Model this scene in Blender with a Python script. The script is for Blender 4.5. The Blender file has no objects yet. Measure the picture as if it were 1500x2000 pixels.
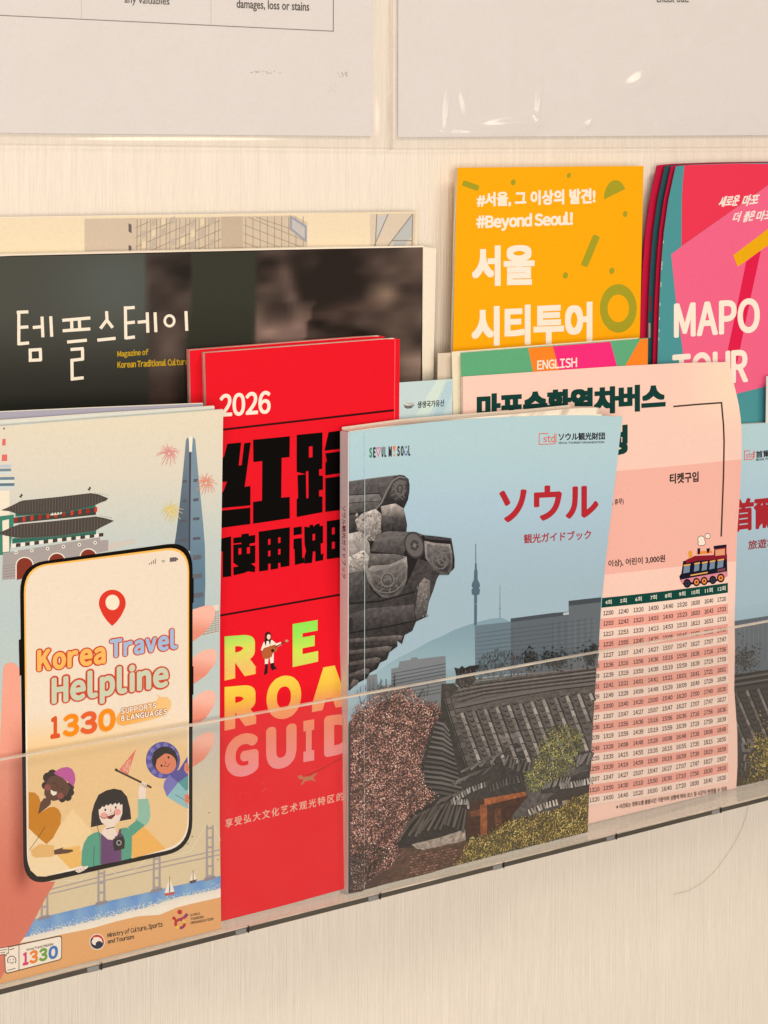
import bpy, bmesh, math, random
import numpy as np
from mathutils import Vector

# ---------------------------------------------------------------- camera, world, lights, exposure
SC = bpy.context.scene
D, F, H0 = 0.69, 3200.0, 350.0          # metres camera-wall, focal length in px of the 1500x2000 photo, horizon row
cam = bpy.data.cameras.new('camera')
cam.sensor_width = 36.0
cam.lens = F/2000*36
cam.shift_y = -(1000-H0)/2000
cam.clip_start, cam.clip_end = 0.02, 60
camo = bpy.data.objects.new('camera', cam)
SC.collection.objects.link(camo)
camo.location = (0, -D, 0)
camo.rotation_euler = (math.radians(90), 0, math.radians(-30))
SC.camera = camo

W = bpy.data.worlds.new('World'); SC.world = W; W.use_nodes = True
bg = W.node_tree.nodes['Background']
bg.inputs[0].default_value = (1.0, 0.83, 0.67, 1); bg.inputs[1].default_value = 0.35

def area(name, loc, target, size, power, col):
    l = bpy.data.lights.new(name, 'AREA'); l.shape = 'RECTANGLE'
    l.size, l.size_y = size; l.energy = power; l.color = col
    o = bpy.data.objects.new(name, l); SC.collection.objects.link(o)
    o.location = loc
    o.rotation_euler = (Vector(target)-Vector(loc)).to_track_quat('-Z', 'Y').to_euler()
area('ceiling_lamp', (1.05, -1.25, 1.35), (0.3, 0, -0.15), (0.7, 0.5), 13.5, (1.0, 0.77, 0.55))
area('fill_light', (-0.35, -1.9, -0.05), (0.3, 0, -0.3), (1.4, 1.0), 28, (1.0, 0.80, 0.61))  # added fill from the lower front left, brightens the wall below the rack

SC.render.engine = 'CYCLES'
SC.cycles.use_denoising = True
SC.cycles.max_bounces = 10; SC.cycles.transparent_max_bounces = 24
SC.view_settings.view_transform = 'Standard'; SC.view_settings.look = 'None'
SC.view_settings.exposure = 0.0; SC.view_settings.gamma = 1.0
SC.view_settings.use_curve_mapping = False

# ---------------------------------------------------------------- helpers
K = np.array([1.05, 0.89, 0.72])         # tint of the lamp light, taken out of the colours read from the photo
random.seed(4); RNG = np.random.default_rng(7)

def lin(v):
    v = np.asarray(v, float)/255
    return np.where(v <= 0.04045, v/12.92, ((v+0.055)/1.055)**2.4)
def C(rgb):                              # colour read under the lamps -> base colour of the thing
    return np.clip(lin(rgb)/K, 0.0008, 0.93)

def ray(px, py):
    u = (np.asarray(px, float)-750)/F; v = (H0-np.asarray(py, float))/F
    return 0.5+0.8660254*u, 0.8660254-0.5*u, v
class Plane:                             # a sheet in front of the wall: t = distance from the wall as a function of (X, Z)
    def __init__(s, tb, tt=None, ztop=-0.1, kx=0.0, x0=0.4, bend=None):
        s.tb, s.tt, s.zt, s.kx, s.x0, s.bend = tb, tb if tt is None else tt, ztop, kx, x0, bend
    def t(s, X, Z):
        r = s.tb+(s.tt-s.tb)*(Z+0.321)/(s.zt+0.321)+s.kx*(X-s.x0)
        return r+s.bend(X, Z) if s.bend else r
    def __call__(s, px, py, off=0.0):
        dx, dy, dz = ray(px, py)
        t = np.full(np.shape(dx), s.tb, float)
        for _ in range(14):
            k = (D-t)/dy
            t = s.t(k*dx, k*dz)
        k = (D-t)/dy
        return np.stack([k*dx, -t-off, k*dz], -1)
class SidePlane:                         # a sheet that faces left (a spine): X constant
    def __init__(s, X): s.X = X
    def __call__(s, px, py, off=0.0):
        dx, dy, dz = ray(px, py)
        k = s.X/dx
        return np.stack([np.full(np.shape(dx), s.X)-off, -D+k*dy, k*dz], -1)

def zc(k, ox, oy): return lambda pts: [(x/k+ox, y/k+oy) for x, y in pts]
z1, z2, z3 = zc(3.3333, 0, 780), zc(3.3333, 0, 1180), zc(3.3333, 0, 1480)
z4, z5, z6, z7 = zc(3.5714, 380, 640), zc(2.857, 400, 1150), zc(2.5, 640, 780), zc(2.5, 640, 1240)
z8, zt, zo, zm, zq = zc(2.381, 1130, 800), zc(3, 0, 380), zc(3.3333, 850, 300), zc(3.637, 1200, 300), zc(2.5, 350, 400)

# glyphs: outlines of the built-in font (falls back to CJK for Hangul, Kana and Han)
_gl = {}
def glyphs(s, space=1.0, res=3):
    key = (s, space, res)
    if key in _gl: return _gl[key]
    c = bpy.data.curves.new('lettering', 'FONT'); c.body = s; c.size = 1; c.resolution_u = res; c.space_character = space
    c.fill_mode = 'FRONT'
    o = bpy.data.objects.new('lettering', c); SC.collection.objects.link(o)
    dg = bpy.context.evaluated_depsgraph_get(); dg.update()
    e = o.evaluated_get(dg); me = e.to_mesh()
    v = np.array([tuple(p.co)[:2] for p in me.vertices]).reshape(-1, 2)
    f = [tuple(p.vertices) for p in me.polygons]
    e.to_mesh_clear(); bpy.data.objects.remove(o); bpy.data.curves.remove(c)
    _gl[key] = (v, f); return v, f
def run(s, gap, res=3):                         # sans letters set tight, glyph by glyph
    vs, fs, x = [], [], 0.0; n = 0
    for ch in s:
        if ch == ' ': x += 0.24; continue
        v, f = glyphs(chr(ord(ch)+0xFEE0) if 33 <= ord(ch) < 127 else ch, 1.0, res)
        lo, hi = v[:, 0].min(), v[:, 0].max()
        vs.append(v+[x-lo, 0]); fs += [tuple(i+n for i in q) for q in f]; n += len(v)
        x += hi-lo+gap
    return np.concatenate(vs), fs

class Art:                               # everything printed on one sheet, as thin layers of ink on it
    STEP = 1.0e-5
    def __init__(s, surf, cut=None):
        s.S, s.cut = surf, cut           # cut: px width of the strips polygons are split into on a bent sheet
        s.v, s.c, s.f, s.boxes, s.n = [], [], [], [], 0
    def level(s, P, h=0.0):
        a, b = P.min(0), P.max(0); z = 0.0
        for (a0, a1, b0, b1, top) in s.boxes:
            if a[0] < b0 and b[0] > a0 and a[1] < b1 and b[1] > a1 and top > z: z = top
        z += s.STEP
        s.boxes.append((a[0], a[1], b[0], b[1], z+h)); return z
    def raw(s, P, faces, cols, z):
        s.v.append(s.S(P[:, 0], P[:, 1], z)); s.c.append(np.broadcast_to(cols, (len(P), 3)))
        s.f += [tuple(i+s.n for i in q) for q in faces]; s.n += len(P)
    def poly(s, pts, col, step=None, z=None):
        P = np.array(pts, float)
        if z is None: z = s.level(P)
        fn = col if callable(col) else None
        st = step or (14 if fn else s.cut)
        bm = bmesh.new(); f = bm.faces.new([bm.verts.new((x, y, 0)) for x, y in P])
        bm.normal_update(); bmesh.ops.triangulate(bm, faces=[f])
        if st:
            for ax in (0, 1):
                if ax == 1 and not fn and not step: continue
                q0, q1 = P[:, ax].min(), P[:, ax].max()
                for k in range(int(q0//st)+1, int(q1//st)+1):
                    co = [0, 0, 0]; co[ax] = k*st; no = [0, 0, 0]; no[ax] = 1
                    bmesh.ops.bisect_plane(bm, geom=bm.verts[:]+bm.edges[:]+bm.faces[:], plane_co=co, plane_no=no, dist=1e-4)
            bm.normal_update(); bmesh.ops.triangulate(bm, faces=bm.faces[:])
        bm.verts.index_update()
        V = np.array([v.co[:2] for v in bm.verts]); Fs = [tuple(v.index for v in f.verts) for f in bm.faces]
        bm.free()
        cols = np.array([C(fn(x, y)) for x, y in V]) if fn else C(col)
        s.raw(V, Fs, cols, z)
    def line(s, pts, w, col, z=None, round_=False):
        P = np.array(pts, float)
        d = np.diff(P, axis=0); L = np.hypot(d[:, 0], d[:, 1]); nrm = np.stack([-d[:, 1], d[:, 0]], 1)/L[:, None]
        m = np.vstack([nrm[:1], nrm[:-1]+nrm[1:], nrm[-1:]])
        m /= np.maximum(np.hypot(m[:, 0], m[:, 1]), 1e-6)[:, None]
        dots = np.concatenate([[1], np.clip((m[1:-1]*nrm[1:]).sum(1), .4, 1), [1]])
        w = np.broadcast_to(np.asarray(w, float), (len(P),))
        m = m*(w/2/dots)[:, None]
        A = np.concatenate([P+m, P-m]); n = len(P)
        if z is None: z = s.level(A)
        s.raw(A, [(i, i+1, n+i+1, n+i) for i in range(n-1)], C(col), z)
    def ell(s, cx, cy, rx, ry, col, rot=0, a0=0, a1=360, n=28):
        a = np.radians(np.linspace(a0, a1, n, endpoint=(a1-a0) < 360)); r = math.radians(rot)
        x, y = rx*np.cos(a), ry*np.sin(a)
        s.poly(np.stack([cx+x*math.cos(r)-y*math.sin(r), cy+x*math.sin(r)+y*math.cos(r)], 1), col)
    def ring(s, cx, cy, rx, ry, w, col, n=40, a0=0, a1=360, wy=None):
        a = np.radians(np.linspace(a0, a1, n)); wy = wy or w
        O = np.stack([cx+rx*np.cos(a), cy+ry*np.sin(a)], 1); I = np.stack([cx+(rx-w)*np.cos(a), cy+(ry-wy)*np.sin(a)], 1)
        A = np.concatenate([O, I])
        s.raw(A, [(i, i+1, n+i+1, n+i) for i in range(n-1)], C(col), s.level(A))
    def text(s, txt, q, col, bold=0.0, sq=False, tight=None, space=1.0, res=3):
        # q = x0, top0, bottom0, x1, top1, bottom1 of the ink, or four corners (TL, BL, TR, BR)
        V, Fs = run(txt, tight, res) if tight is not None else glyphs(txt, space, res)
        if len(V) == 0: return
        if len(q) == 6: TL, BL, TR, BR = (q[0], q[1]), (q[0], q[2]), (q[3], q[4]), (q[3], q[5])
        else: TL, BL, TR, BR = q
        TL, BL, TR, BR = map(lambda p: np.array(p, float), (TL, BL, TR, BR))
        ext = V.max(0)-V.min(0)
        asp = (np.hypot(*(BL-TL))/ext[1])/(np.hypot(*(TR-TL))/ext[0])      # keeps the strokes as fat across as down
        sh = [(0, 0)]
        if bold:
            sh += [(bold*math.cos(k*math.pi/6), bold*math.sin(k*math.pi/6)) for k in range(12)] if not sq else \
                  [(bold*a, bold*b) for a in (-1, 0, 1) for b in (-1, 0, 1) if a or b]+[(bold*a, bold*b) for a, b in ((1, .5), (1, -.5), (-1, .5), (-1, -.5), (.5, 1), (-.5, 1), (.5, -1), (-.5, -1))]
            if bold > 0.045: sh += [(bold*.5*a, bold*.5*b) for a in (-1, 1) for b in (-1, 1)]
        sh = [(a*min(asp, 2.5), b) for a, b in sh]
        bb = np.array([bold*min(asp, 2.5), bold]); lo, hi = V.min(0)-bb, V.max(0)+bb
        fn = col if callable(col) else None
        if fn or (s.cut and (TR[0]-TL[0])/max(len(txt), 1) > 30):
            bm = bmesh.new(); vs = [bm.verts.new((x, y, 0)) for x, y in V]
            for f in Fs:
                try: bm.faces.new([vs[i] for i in f])
                except ValueError: pass
            for k in range(1, 12):
                bmesh.ops.bisect_plane(bm, geom=bm.verts[:]+bm.edges[:]+bm.faces[:], plane_co=(0, lo[1]+(hi[1]-lo[1])*k/12, 0), plane_no=(0, 1, 0))
            bm.verts.index_update(); V = np.array([v.co[:2] for v in bm.verts]); Fs = [tuple(v.index for v in f.verts) for f in bm.faces]; bm.free()
        corners = np.array([TL, BL, TR, BR], float)
        z = s.level(corners, 4e-6*len(sh))
        for k, d in enumerate(sh):
            a = (V+d-lo)/(hi-lo); u, v = a[:, :1], a[:, 1:]
            P = (BL*(1-u)+BR*u)*(1-v)+(TL*(1-u)+TR*u)*v
            s.raw(P, Fs, np.array([C(fn(x, y)) for x, y in P]) if fn else C(col), z+4e-6*k)
    def scatter(s, P, size, cols, zlo, zhi, asp=0.5, ang=None):   # many leaf-sized marks
        n = len(P); a = RNG.uniform(0, math.pi, n) if ang is None else np.asarray(ang)
        sz = np.broadcast_to(size, (n,)); d = np.stack([np.cos(a), np.sin(a)], 1)*sz[:, None]; e = np.stack([-np.sin(a), np.cos(a)], 1)*(sz*asp)[:, None]
        V = np.stack([P-d, P+e, P+d, P-e], 1).reshape(-1, 2); z = np.repeat(RNG.uniform(zlo, zhi, n), 4)
        s.v.append(s.S(V[:, 0], V[:, 1], z)); s.c.append(np.repeat(cols, 4, 0))
        s.f += [(s.n+4*i, s.n+4*i+1, s.n+4*i+2, s.n+4*i+3) for i in range(n)]; s.n += 4*n

def along(pl, n):
    P = np.array(pl, float); L = np.concatenate([[0], np.cumsum(np.hypot(*np.diff(P, axis=0).T))]); s = np.linspace(0, L[-1], n)
    return np.stack([np.interp(s, L, P[:, 0]), np.interp(s, L, P[:, 1])], 1)
def coons(top, bot, left, right, nu, nv):
    T, B, Lf, R = along(top, nu+1), along(bot, nu+1), along(left, nv+1), along(right, nv+1)
    u = np.linspace(0, 1, nu+1)[None, :, None]; v = np.linspace(0, 1, nv+1)[:, None, None]
    return (1-v)*T[None]+v*B[None]+(1-u)*Lf[:, None]+u*R[:, None]-((1-u)*(1-v)*T[0]+u*(1-v)*T[-1]+(1-u)*v*B[0]+u*v*B[-1])

def mesh_obj(name, v, f, mats, parent=None, cols=None, smooth=False):
    me = bpy.data.meshes.new(name); me.from_pydata([tuple(p) for p in v], [], f)
    for m in mats: me.materials.append(m)
    if cols is not None:
        at = me.color_attributes.new('print', 'FLOAT_COLOR', 'POINT')
        at.data.foreach_set('color', np.concatenate([np.asarray(cols, float), np.ones((len(v), 1))], 1).astype('f').ravel())
    if smooth: me.polygons.foreach_set('use_smooth', [True]*len(me.polygons))
    me.update(); o = bpy.data.objects.new(name, me); SC.collection.objects.link(o)
    if parent:
        o.parent = parent
        o.matrix_parent_inverse = parent.matrix_basis.inverted()
    return o
def rest(S, V, z):                       # nothing reaches through the rack floor it stands on
    Zn = np.maximum(V[:, 2], z); V = V.copy()
    V[:, 1] -= S.t(V[:, 0], Zn)-S.t(V[:, 0], V[:, 2]); V[:, 2] = Zn; return V
def slab(name, S, edges, o0, o1, mats, parent=None, col=(240, 225, 205), art=None, nu=24, nv=32, side=None):
    """A sheet or block: front face follows S at offset -o0, back face at -o1 (towards the wall)."""
    G = coons(*edges, nu, nv).reshape(-1, 2); n = len(G); w = nu+1
    base = S(G[:, 0], G[:, 1], 0.0); F_ = base+[0, o0, 0]; B_ = base+[0, o1, 0]
    cf = np.array([C(col(x, y)) for x, y in G]) if callable(col) else np.broadcast_to(C(col), (n, 3))
    cb = np.broadcast_to(C(side if side is not None else (col if not callable(col) else (240, 225, 205))), (n, 3))
    fs = []
    for j in range(nv):
        for i in range(nu):
            a = j*w+i; fs += [(a, a+w, a+w+1, a+1), (n+a, n+a+1, n+a+w+1, n+a+w)]
    rim = [j*w for j in range(nv+1)]+[nv*w+i for i in range(1, nu+1)]+[j*w+nu for j in range(nv-1, -1, -1)]+[i for i in range(nu-1, 0, -1)]
    V = np.concatenate([F_, B_, F_[rim], B_[rim]]); V = rest(S, V, -.3209); cols = np.concatenate([cf, cb, cb[rim], cb[rim]]); m = len(rim); o = 2*n
    fs += [(o+k, o+m+k, o+m+(k+1) % m, o+(k+1) % m) for k in range(m)]
    if art is not None and art.v:
        av = rest(S, np.concatenate(art.v), -.3208); ac = np.concatenate(art.c); k = len(V)
        V = np.concatenate([V, av]); cols = np.concatenate([cols, ac]); fs += [tuple(i+k for i in q) for q in art.f]
    return mesh_obj(name, V, fs, mats, parent, cols)
def quad_edges(TL, TR, BL, BR): return [TL, TR], [BL, BR], [TL, BL], [TR, BR]

def thing(name, label, cat, loc, group=None):
    o = bpy.data.objects.new(name, None); SC.collection.objects.link(o); o.location = loc; o.empty_display_size = 0.02
    bpy.context.view_layer.update()
    tag(o, label, cat, group); return o
def tag(o, label=None, cat=None, group=None, kind=None):
    if label: o['label'] = label
    if cat: o['category'] = cat
    if group: o['group'] = group
    if kind: o['kind'] = kind
def box(name, lo, hi, mats, parent=None, bev=0.0):
    bm = bmesh.new(); bmesh.ops.create_cube(bm, size=1)
    for v in bm.verts: v.co = [lo[i]+(hi[i]-lo[i])*(v.co[i]+.5) for i in range(3)]
    if bev: bmesh.ops.bevel(bm, geom=bm.edges[:], offset=bev, segments=2, affect='EDGES', profile=.5)
    me = bpy.data.meshes.new(name); bm.to_mesh(me); bm.free()
    for m in mats: me.materials.append(m)
    o = bpy.data.objects.new(name, me); SC.collection.objects.link(o)
    if parent: o.parent = parent; o.matrix_parent_inverse = parent.matrix_basis.inverted()
    return o

# ---------------------------------------------------------------- materials
def nodes(name):
    m = bpy.data.materials.new(name); m.use_nodes = True; nt = m.node_tree
    return m, nt, nt.nodes, nt.links, nt.nodes['Principled BSDF']
def printed(name, rough=0.38, mottle=0.05, coat=0.0, bump=0.03, spec=0.22):
    m, nt, N, L, b = nodes(name)
    at = N.new('ShaderNodeAttribute'); at.attribute_name = 'print'
    tc = N.new('ShaderNodeTexCoord')
    n = N.new('ShaderNodeTexNoise'); n.inputs['Scale'].default_value = 900; n.inputs['Detail'].default_value = 3
    n2 = N.new('ShaderNodeTexNoise'); n2.inputs['Scale'].default_value = 14; n2.inputs['Detail'].default_value = 2
    L.new(tc.outputs['Object'], n.inputs['Vector']); L.new(tc.outputs['Object'], n2.inputs['Vector'])
    r = N.new('ShaderNodeMapRange'); r.inputs['From Min'].default_value = .3; r.inputs['From Max'].default_value = .7
    r.inputs['To Min'].default_value = 1-mottle*2; r.inputs['To Max'].default_value = 1+mottle
    L.new(n.outputs['Fac'], r.inputs['Value'])
    mx = N.new('ShaderNodeVectorMath'); mx.operation = 'SCALE'
    L.new(at.outputs['Color'], mx.inputs[0]); L.new(r.outputs[0], mx.inputs['Scale'])
    L.new(mx.outputs[0], b.inputs['Base Color'])
    b.inputs['Roughness'].default_value = rough; b.inputs['Specular IOR Level'].default_value = spec
    b.inputs['Coat Weight'].default_value = coat; b.inputs['Coat Roughness'].default_value = .12
    bp = N.new('ShaderNodeBump'); bp.inputs['Strength'].default_value = bump; bp.inputs['Distance'].default_value = .004
    L.new(n2.outputs['Fac'], bp.inputs['Height']); L.new(bp.outputs[0], b.inputs['Normal'])
    return m
M_coat = printed('coated_paper', .42, .018, .0, .05, .1)
M_gloss = printed('glossy_cover', .33, .016, .1, .05, .12)
M_matte = printed('uncoated_paper', .75, .015, .0, .05, .2)
def pages():
    m, nt, N, L, b = nodes('page_edges')
    tc = N.new('ShaderNodeTexCoord'); mp = N.new('ShaderNodeMapping'); mp.inputs['Scale'].default_value = (3, 2600, 3)
    n = N.new('ShaderNodeTexNoise'); n.inputs['Scale'].default_value = 1; n.inputs['Detail'].default_value = 2
    L.new(tc.outputs['Object'], mp.inputs[0]); L.new(mp.outputs[0], n.inputs['Vector'])
    r = N.new('ShaderNodeValToRGB'); a, c = C((150, 128, 108)), C((246, 228, 204))
    r.color_ramp.elements[0].position = .32; r.color_ramp.elements[0].color = (*a, 1)
    r.color_ramp.elements[1].position = .52; r.color_ramp.elements[1].color = (*c, 1)
    L.new(n.outputs['Fac'], r.inputs[0]); L.new(r.outputs[0], b.inputs['Base Color']); b.inputs['Roughness'].default_value = .8
    return m
M_pages = pages()
def clear(name, tint, rough=.03, base=.0, ior=1.49, haze=0.0, hazecol=(.8, .8, .8)):
    m, nt, N, L, b = nodes(name); N.remove(b); out = N['Material Output']
    tr = N.new('ShaderNodeBsdfTransparent'); tr.inputs[0].default_value = (*tint, 1)
    gl = N.new('ShaderNodeBsdfGlossy'); gl.inputs['Roughness'].default_value = rough; gl.inputs[0].default_value = (1, 1, 1, 1)
    lw = N.new('ShaderNodeLayerWeight'); lw.inputs[0].default_value = .5; f0 = ((ior-1)/(ior+1))**2
    pw = N.new('ShaderNodeMath'); pw.operation = 'POWER'; pw.inputs[1].default_value = 5; L.new(lw.outputs['Facing'], pw.inputs[0])
    fr = N.new('ShaderNodeMath'); fr.operation = 'MULTIPLY_ADD'; fr.inputs[1].default_value = 1-f0; fr.inputs[2].default_value = f0; L.new(pw.outputs[0], fr.inputs[0])
    mx = N.new('ShaderNodeMixShader'); L.new(fr.outputs[0], mx.inputs[0]); L.new(tr.outputs[0], mx.inputs[1]); L.new(gl.outputs[0], mx.inputs[2])
    last = mx
    if haze:
        df = N.new('ShaderNodeBsdfDiffuse'); df.inputs[0].default_value = (*hazecol, 1)
        tc = N.new('ShaderNodeTexCoord'); nz = N.new('ShaderNodeTexNoise'); nz.inputs['Scale'].default_value = 34; nz.inputs['Detail'].default_value = 5; nz.inputs['Distortion'].default_value = 1.2
        mr = N.new('ShaderNodeMapRange'); mr.inputs['From Min'].default_value = .35; mr.inputs['From Max'].default_value = .7
        mr.inputs['To Min'].default_value = haze*.55; mr.inputs['To Max'].default_value = haze*1.6            # smears and dust; the haze also imitates reflected room light
        L.new(tc.outputs['Object'], nz.inputs['Vector']); L.new(nz.outputs['Fac'], mr.inputs['Value'])
        m2 = N.new('ShaderNodeMixShader'); L.new(mr.outputs[0], m2.inputs[0]); L.new(mx.outputs[0], m2.inputs[1]); L.new(df.outputs[0], m2.inputs[2]); last = m2
    L.new(last.outputs[0], out.inputs[0]); return m
M_acryl = clear('clear_acrylic', (.99, .99, .988), .02, haze=.006)
M_floor = clear('hazed_acrylic_floor', (.95, .95, .94), .08, haze=.06, hazecol=(.95, .93, .9))  # pale haze stands in for what the clear floor reflects
M_edge = clear('polished_acrylic_edge', (.97, .97, .97), .1, haze=.5, hazecol=(.86, .84, .8))
M_sleeve = clear('clear_plastic_film', (.985, .98, .978), .17, haze=.055, ior=1.45)
def flat(name, rgb, rough=.4, spec=.5):
    m, nt, N, L, b = nodes(name)
    n = N.new('ShaderNodeTexNoise'); n.inputs['Scale'].default_value = 60; tc = N.new('ShaderNodeTexCoord'); L.new(tc.outputs['Object'], n.inputs['Vector'])
    c = C(rgb); r = N.new('ShaderNodeValToRGB')
    r.color_ramp.elements[0].color = (*(c*.7), 1); r.color_ramp.elements[1].color = (*np.clip(c*1.25, 0, 1), 1)
    L.new(n.outputs['Fac'], r.inputs[0]); L.new(r.outputs[0], b.inputs['Base Color'])
    b.inputs['Roughness'].default_value = rough; b.inputs['Specular IOR Level'].default_value = spec; return m
M_rail = flat('smoked_acrylic_edge', (84, 76, 66), .25, .3)
M_dark = flat('black_joint', (40, 38, 38), .4)
M_clip = flat('frosted_clip', (140, 134, 128), .2)
def wallpaper():
    m, nt, N, L, b = nodes('grained_wallpaper')
    tc = N.new('ShaderNodeTexCoord')
    def grain(sx, sz, det, seed):
        mp = N.new('ShaderNodeMapping'); mp.inputs['Scale'].default_value = (sx, 1, sz); mp.inputs['Location'].default_value = (seed, 0, seed)
        n = N.new('ShaderNodeTexNoise'); n.inputs['Scale'].default_value = 1; n.inputs['Detail'].default_value = det; n.inputs['Roughness'].default_value = .55
        L.new(tc.outputs['Object'], mp.inputs[0]); L.new(mp.outputs[0], n.inputs['Vector']); return n.outputs['Fac']
    a, c, d = grain(1500, 26, 2, 1.3), grain(760, 50, 3, 7.7), grain(2600, 90, 1, 4.1)
    def mth(op, x, y):
        q = N.new('ShaderNodeMath'); q.operation = op
        for i, s in enumerate((x, y)):
            if isinstance(s, (int, float)): q.inputs[i].default_value = s
            else: L.new(s, q.inputs[i])
        return q.outputs[0]
    g_ = grain(430, 7, 0, 2.9)                                           # crisp single ridges
    ridge = mth('POWER', mth('SUBTRACT', 1.0, mth('MINIMUM', mth('MULTIPLY', mth('ABSOLUTE', mth('SUBTRACT', g_, .5), 0), 7.0), 1.0)), 3.0)
    h = mth('ADD', mth('ADD', a, mth('MULTIPLY', c, .55)), mth('ADD', mth('MULTIPLY', d, .3), mth('MULTIPLY', ridge, .28)))
    mr = N.new('ShaderNodeMapRange'); mr.inputs['From Min'].default_value = .72; mr.inputs['From Max'].default_value = 1.3; L.new(h, mr.inputs['Value'])
    r = N.new('ShaderNodeValToRGB'); w0, w1 = C((241, 226, 206)), C((249, 234, 215))
    r.color_ramp.elements[0].color = (*w0, 1); r.color_ramp.elements[1].color = (*w1, 1)
    L.new(mr.outputs[0], r.inputs[0]); L.new(r.outputs[0], b.inputs['Base Color'])
    bp = N.new('ShaderNodeBump'); bp.inputs['Strength'].default_value = .6; bp.inputs['Distance'].default_value = .0007
    L.new(h, bp.inputs['Height']); L.new(bp.outputs[0], b.inputs['Normal'])
    b.inputs['Roughness'].default_value = .7; b.inputs['Specular IOR Level'].default_value = .25
    return m
M_wall = wallpaper()
WHITE = (250, 236, 214)

# ---------------------------------------------------------------- setting: the wall
wall = mesh_obj('wall', [(-1.5, 0, -1.2), (3.5, 0, -1.2), (3.5, 0, 1.2), (-1.5, 0, 1.2)], [(0, 1, 2, 3)], [M_wall])
tag(wall, 'cream wallpaper wall with fine vertical grain', 'wall', kind='structure')
M_sleeve_seam = clear('welded_film_seam', (.97, .96, .95), .2, haze=.3, hazecol=(.93, .91, .88))

# ---------------------------------------------------------------- notices in clear film, upper left and upper right
def film(name_parent, S, edges, bumps, parent):
    G = coons(*edges, 560, 200); sh = G.shape; P = G.reshape(-1, 2)
    off = np.zeros(len(P))
    for (cx, cy, rx, ry, rot, h) in bumps:
        r = math.radians(rot); dx, dy = P[:, 0]-cx, P[:, 1]-cy
        a, b = (dx*math.cos(r)+dy*math.sin(r))/rx, (-dx*math.sin(r)+dy*math.cos(r))/ry
        off += 1.7*h*np.exp(-(a*a+b*b))
    V = S(P[:, 0], P[:, 1], 0.0)-np.stack([0*off, off, 0*off], -1)
    w = sh[1]; fs = [(j*w+i, (j+1)*w+i, (j+1)*w+i+1, j*w+i+1) for j in range(sh[0]-1) for i in range(w-1)]
    return mesh_obj('clear_sleeve', V, fs, [M_sleeve], parent, smooth=True)
GREY = (74, 68, 64)
def notice(label, edges, film_edges, art_fn, bumps, at):
    r = thing('notice', label, 'notice', at)
    S = Plane(.0014); a = Art(S); art_fn(a)
    slab('paper_sheet', S, edges, 0, .0004, [M_matte], r, (231, 222, 216), a, 4, 4)
    film('clear_sleeve', Plane(.0019), film_edges, bumps, r)
    T_, B_, L_, R_ = film_edges; w = 1.5                               # welded seam round the film
    for p, q, dx, dy in ((L_[0], L_[1], w, 0), (R_[0], R_[1], -w, 0), (B_[0], B_[1], 0, -w)):
        P = np.array([p, q, (q[0]+dx, q[1]+dy), (p[0]+dx, p[1]+dy)], float); V = Plane(.0020)(P[:, 0], P[:, 1]); V2 = V+[0, .0003, 0]
        mesh_obj('seam', np.concatenate([V, V2]), [(0, 1, 2, 3), (7, 6, 5, 4), (0, 4, 5, 1), (1, 5, 6, 2), (2, 6, 7, 3), (3, 7, 4, 0)], [M_sleeve_seam], r)
def left_print(a):
    ln = (120, 112, 106)
    a.line([(-260, 16), (0, 30), (651, 61)], 1.8, ln); a.line([(651, 62), (651, -160)], 1.8, ln)
    for x, y in ((159, 37), (412, 49)): a.line([(x, y), (x, -160)], 1.2, (205, 192, 180))
    a.text('any valuables', (243, -9, 10, 331, -5, 14), GREY, .012)
    a.text('damages, loss or stains', (462, -2, 21, 604, 4, 27), GREY, .014)
    for k in range(16): a.ell(490+RNG.uniform(0, 62), 141+RNG.uniform(-2, 2), RNG.uniform(.8, 3), .7, (176, 164, 152), n=7)
    for k in range(14): a.ell(660+RNG.uniform(0, 18), 145+RNG.uniform(-6, 5), RNG.uniform(.8, 2), RNG.uniform(.6, 1.4), (150, 140, 132), n=7)
    for k in range(8): a.ell(650+RNG.uniform(-8, 8), 172+RNG.uniform(-9, 9), 1, .8, (190, 178, 166), n=6)
notice('white notice with table lines ending in the words damages, loss or stains',
       quad_edges((-420, -260), (728, -260), (-420, 256), (728, 266)), quad_edges((-430, -270), (768, -270), (-430, 278), (768, 291)),
       left_print, [(120, 150, 60, 200, 20, .0008), (420, 140, 120, 40, 30, .0006), (745, 230, 14, 80, 0, .0009), (370, 278, 400, 9, 0, .0007)], (.07, -.002, .02))
def right_print(a):
    a.text('check out.', (1282, -14, 5, 1345, -14, 5), GREY, .012)
notice('plain white notice in wrinkled clear film above the orange leaflet',
       quad_edges((778, -300), (1900, -300), (778, 268), (1900, 262)), quad_edges((762, -310), (1930, -310), (762, 292), (1930, 287)),
       right_print, [(872, 215, 5, 40, 4, .0009), (906, 205, 7, 36, -12, .0007), (1052, 195, 5, 44, 6, .0011), (985, 245, 60, 12, -8, .0015), (1030, 250, 26, 14, -14, .0012), (1240, 165, 40, 18, -35, .0018),
                     (1146, 245, 16, 5, -40, .0009), (900, 262, 60, 5, 2, .0007), (1100, 280, 260, 9, 0, .0006), (940, 180, 60, 60, 0, .0006)], (.46, -.002, .02))

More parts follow.
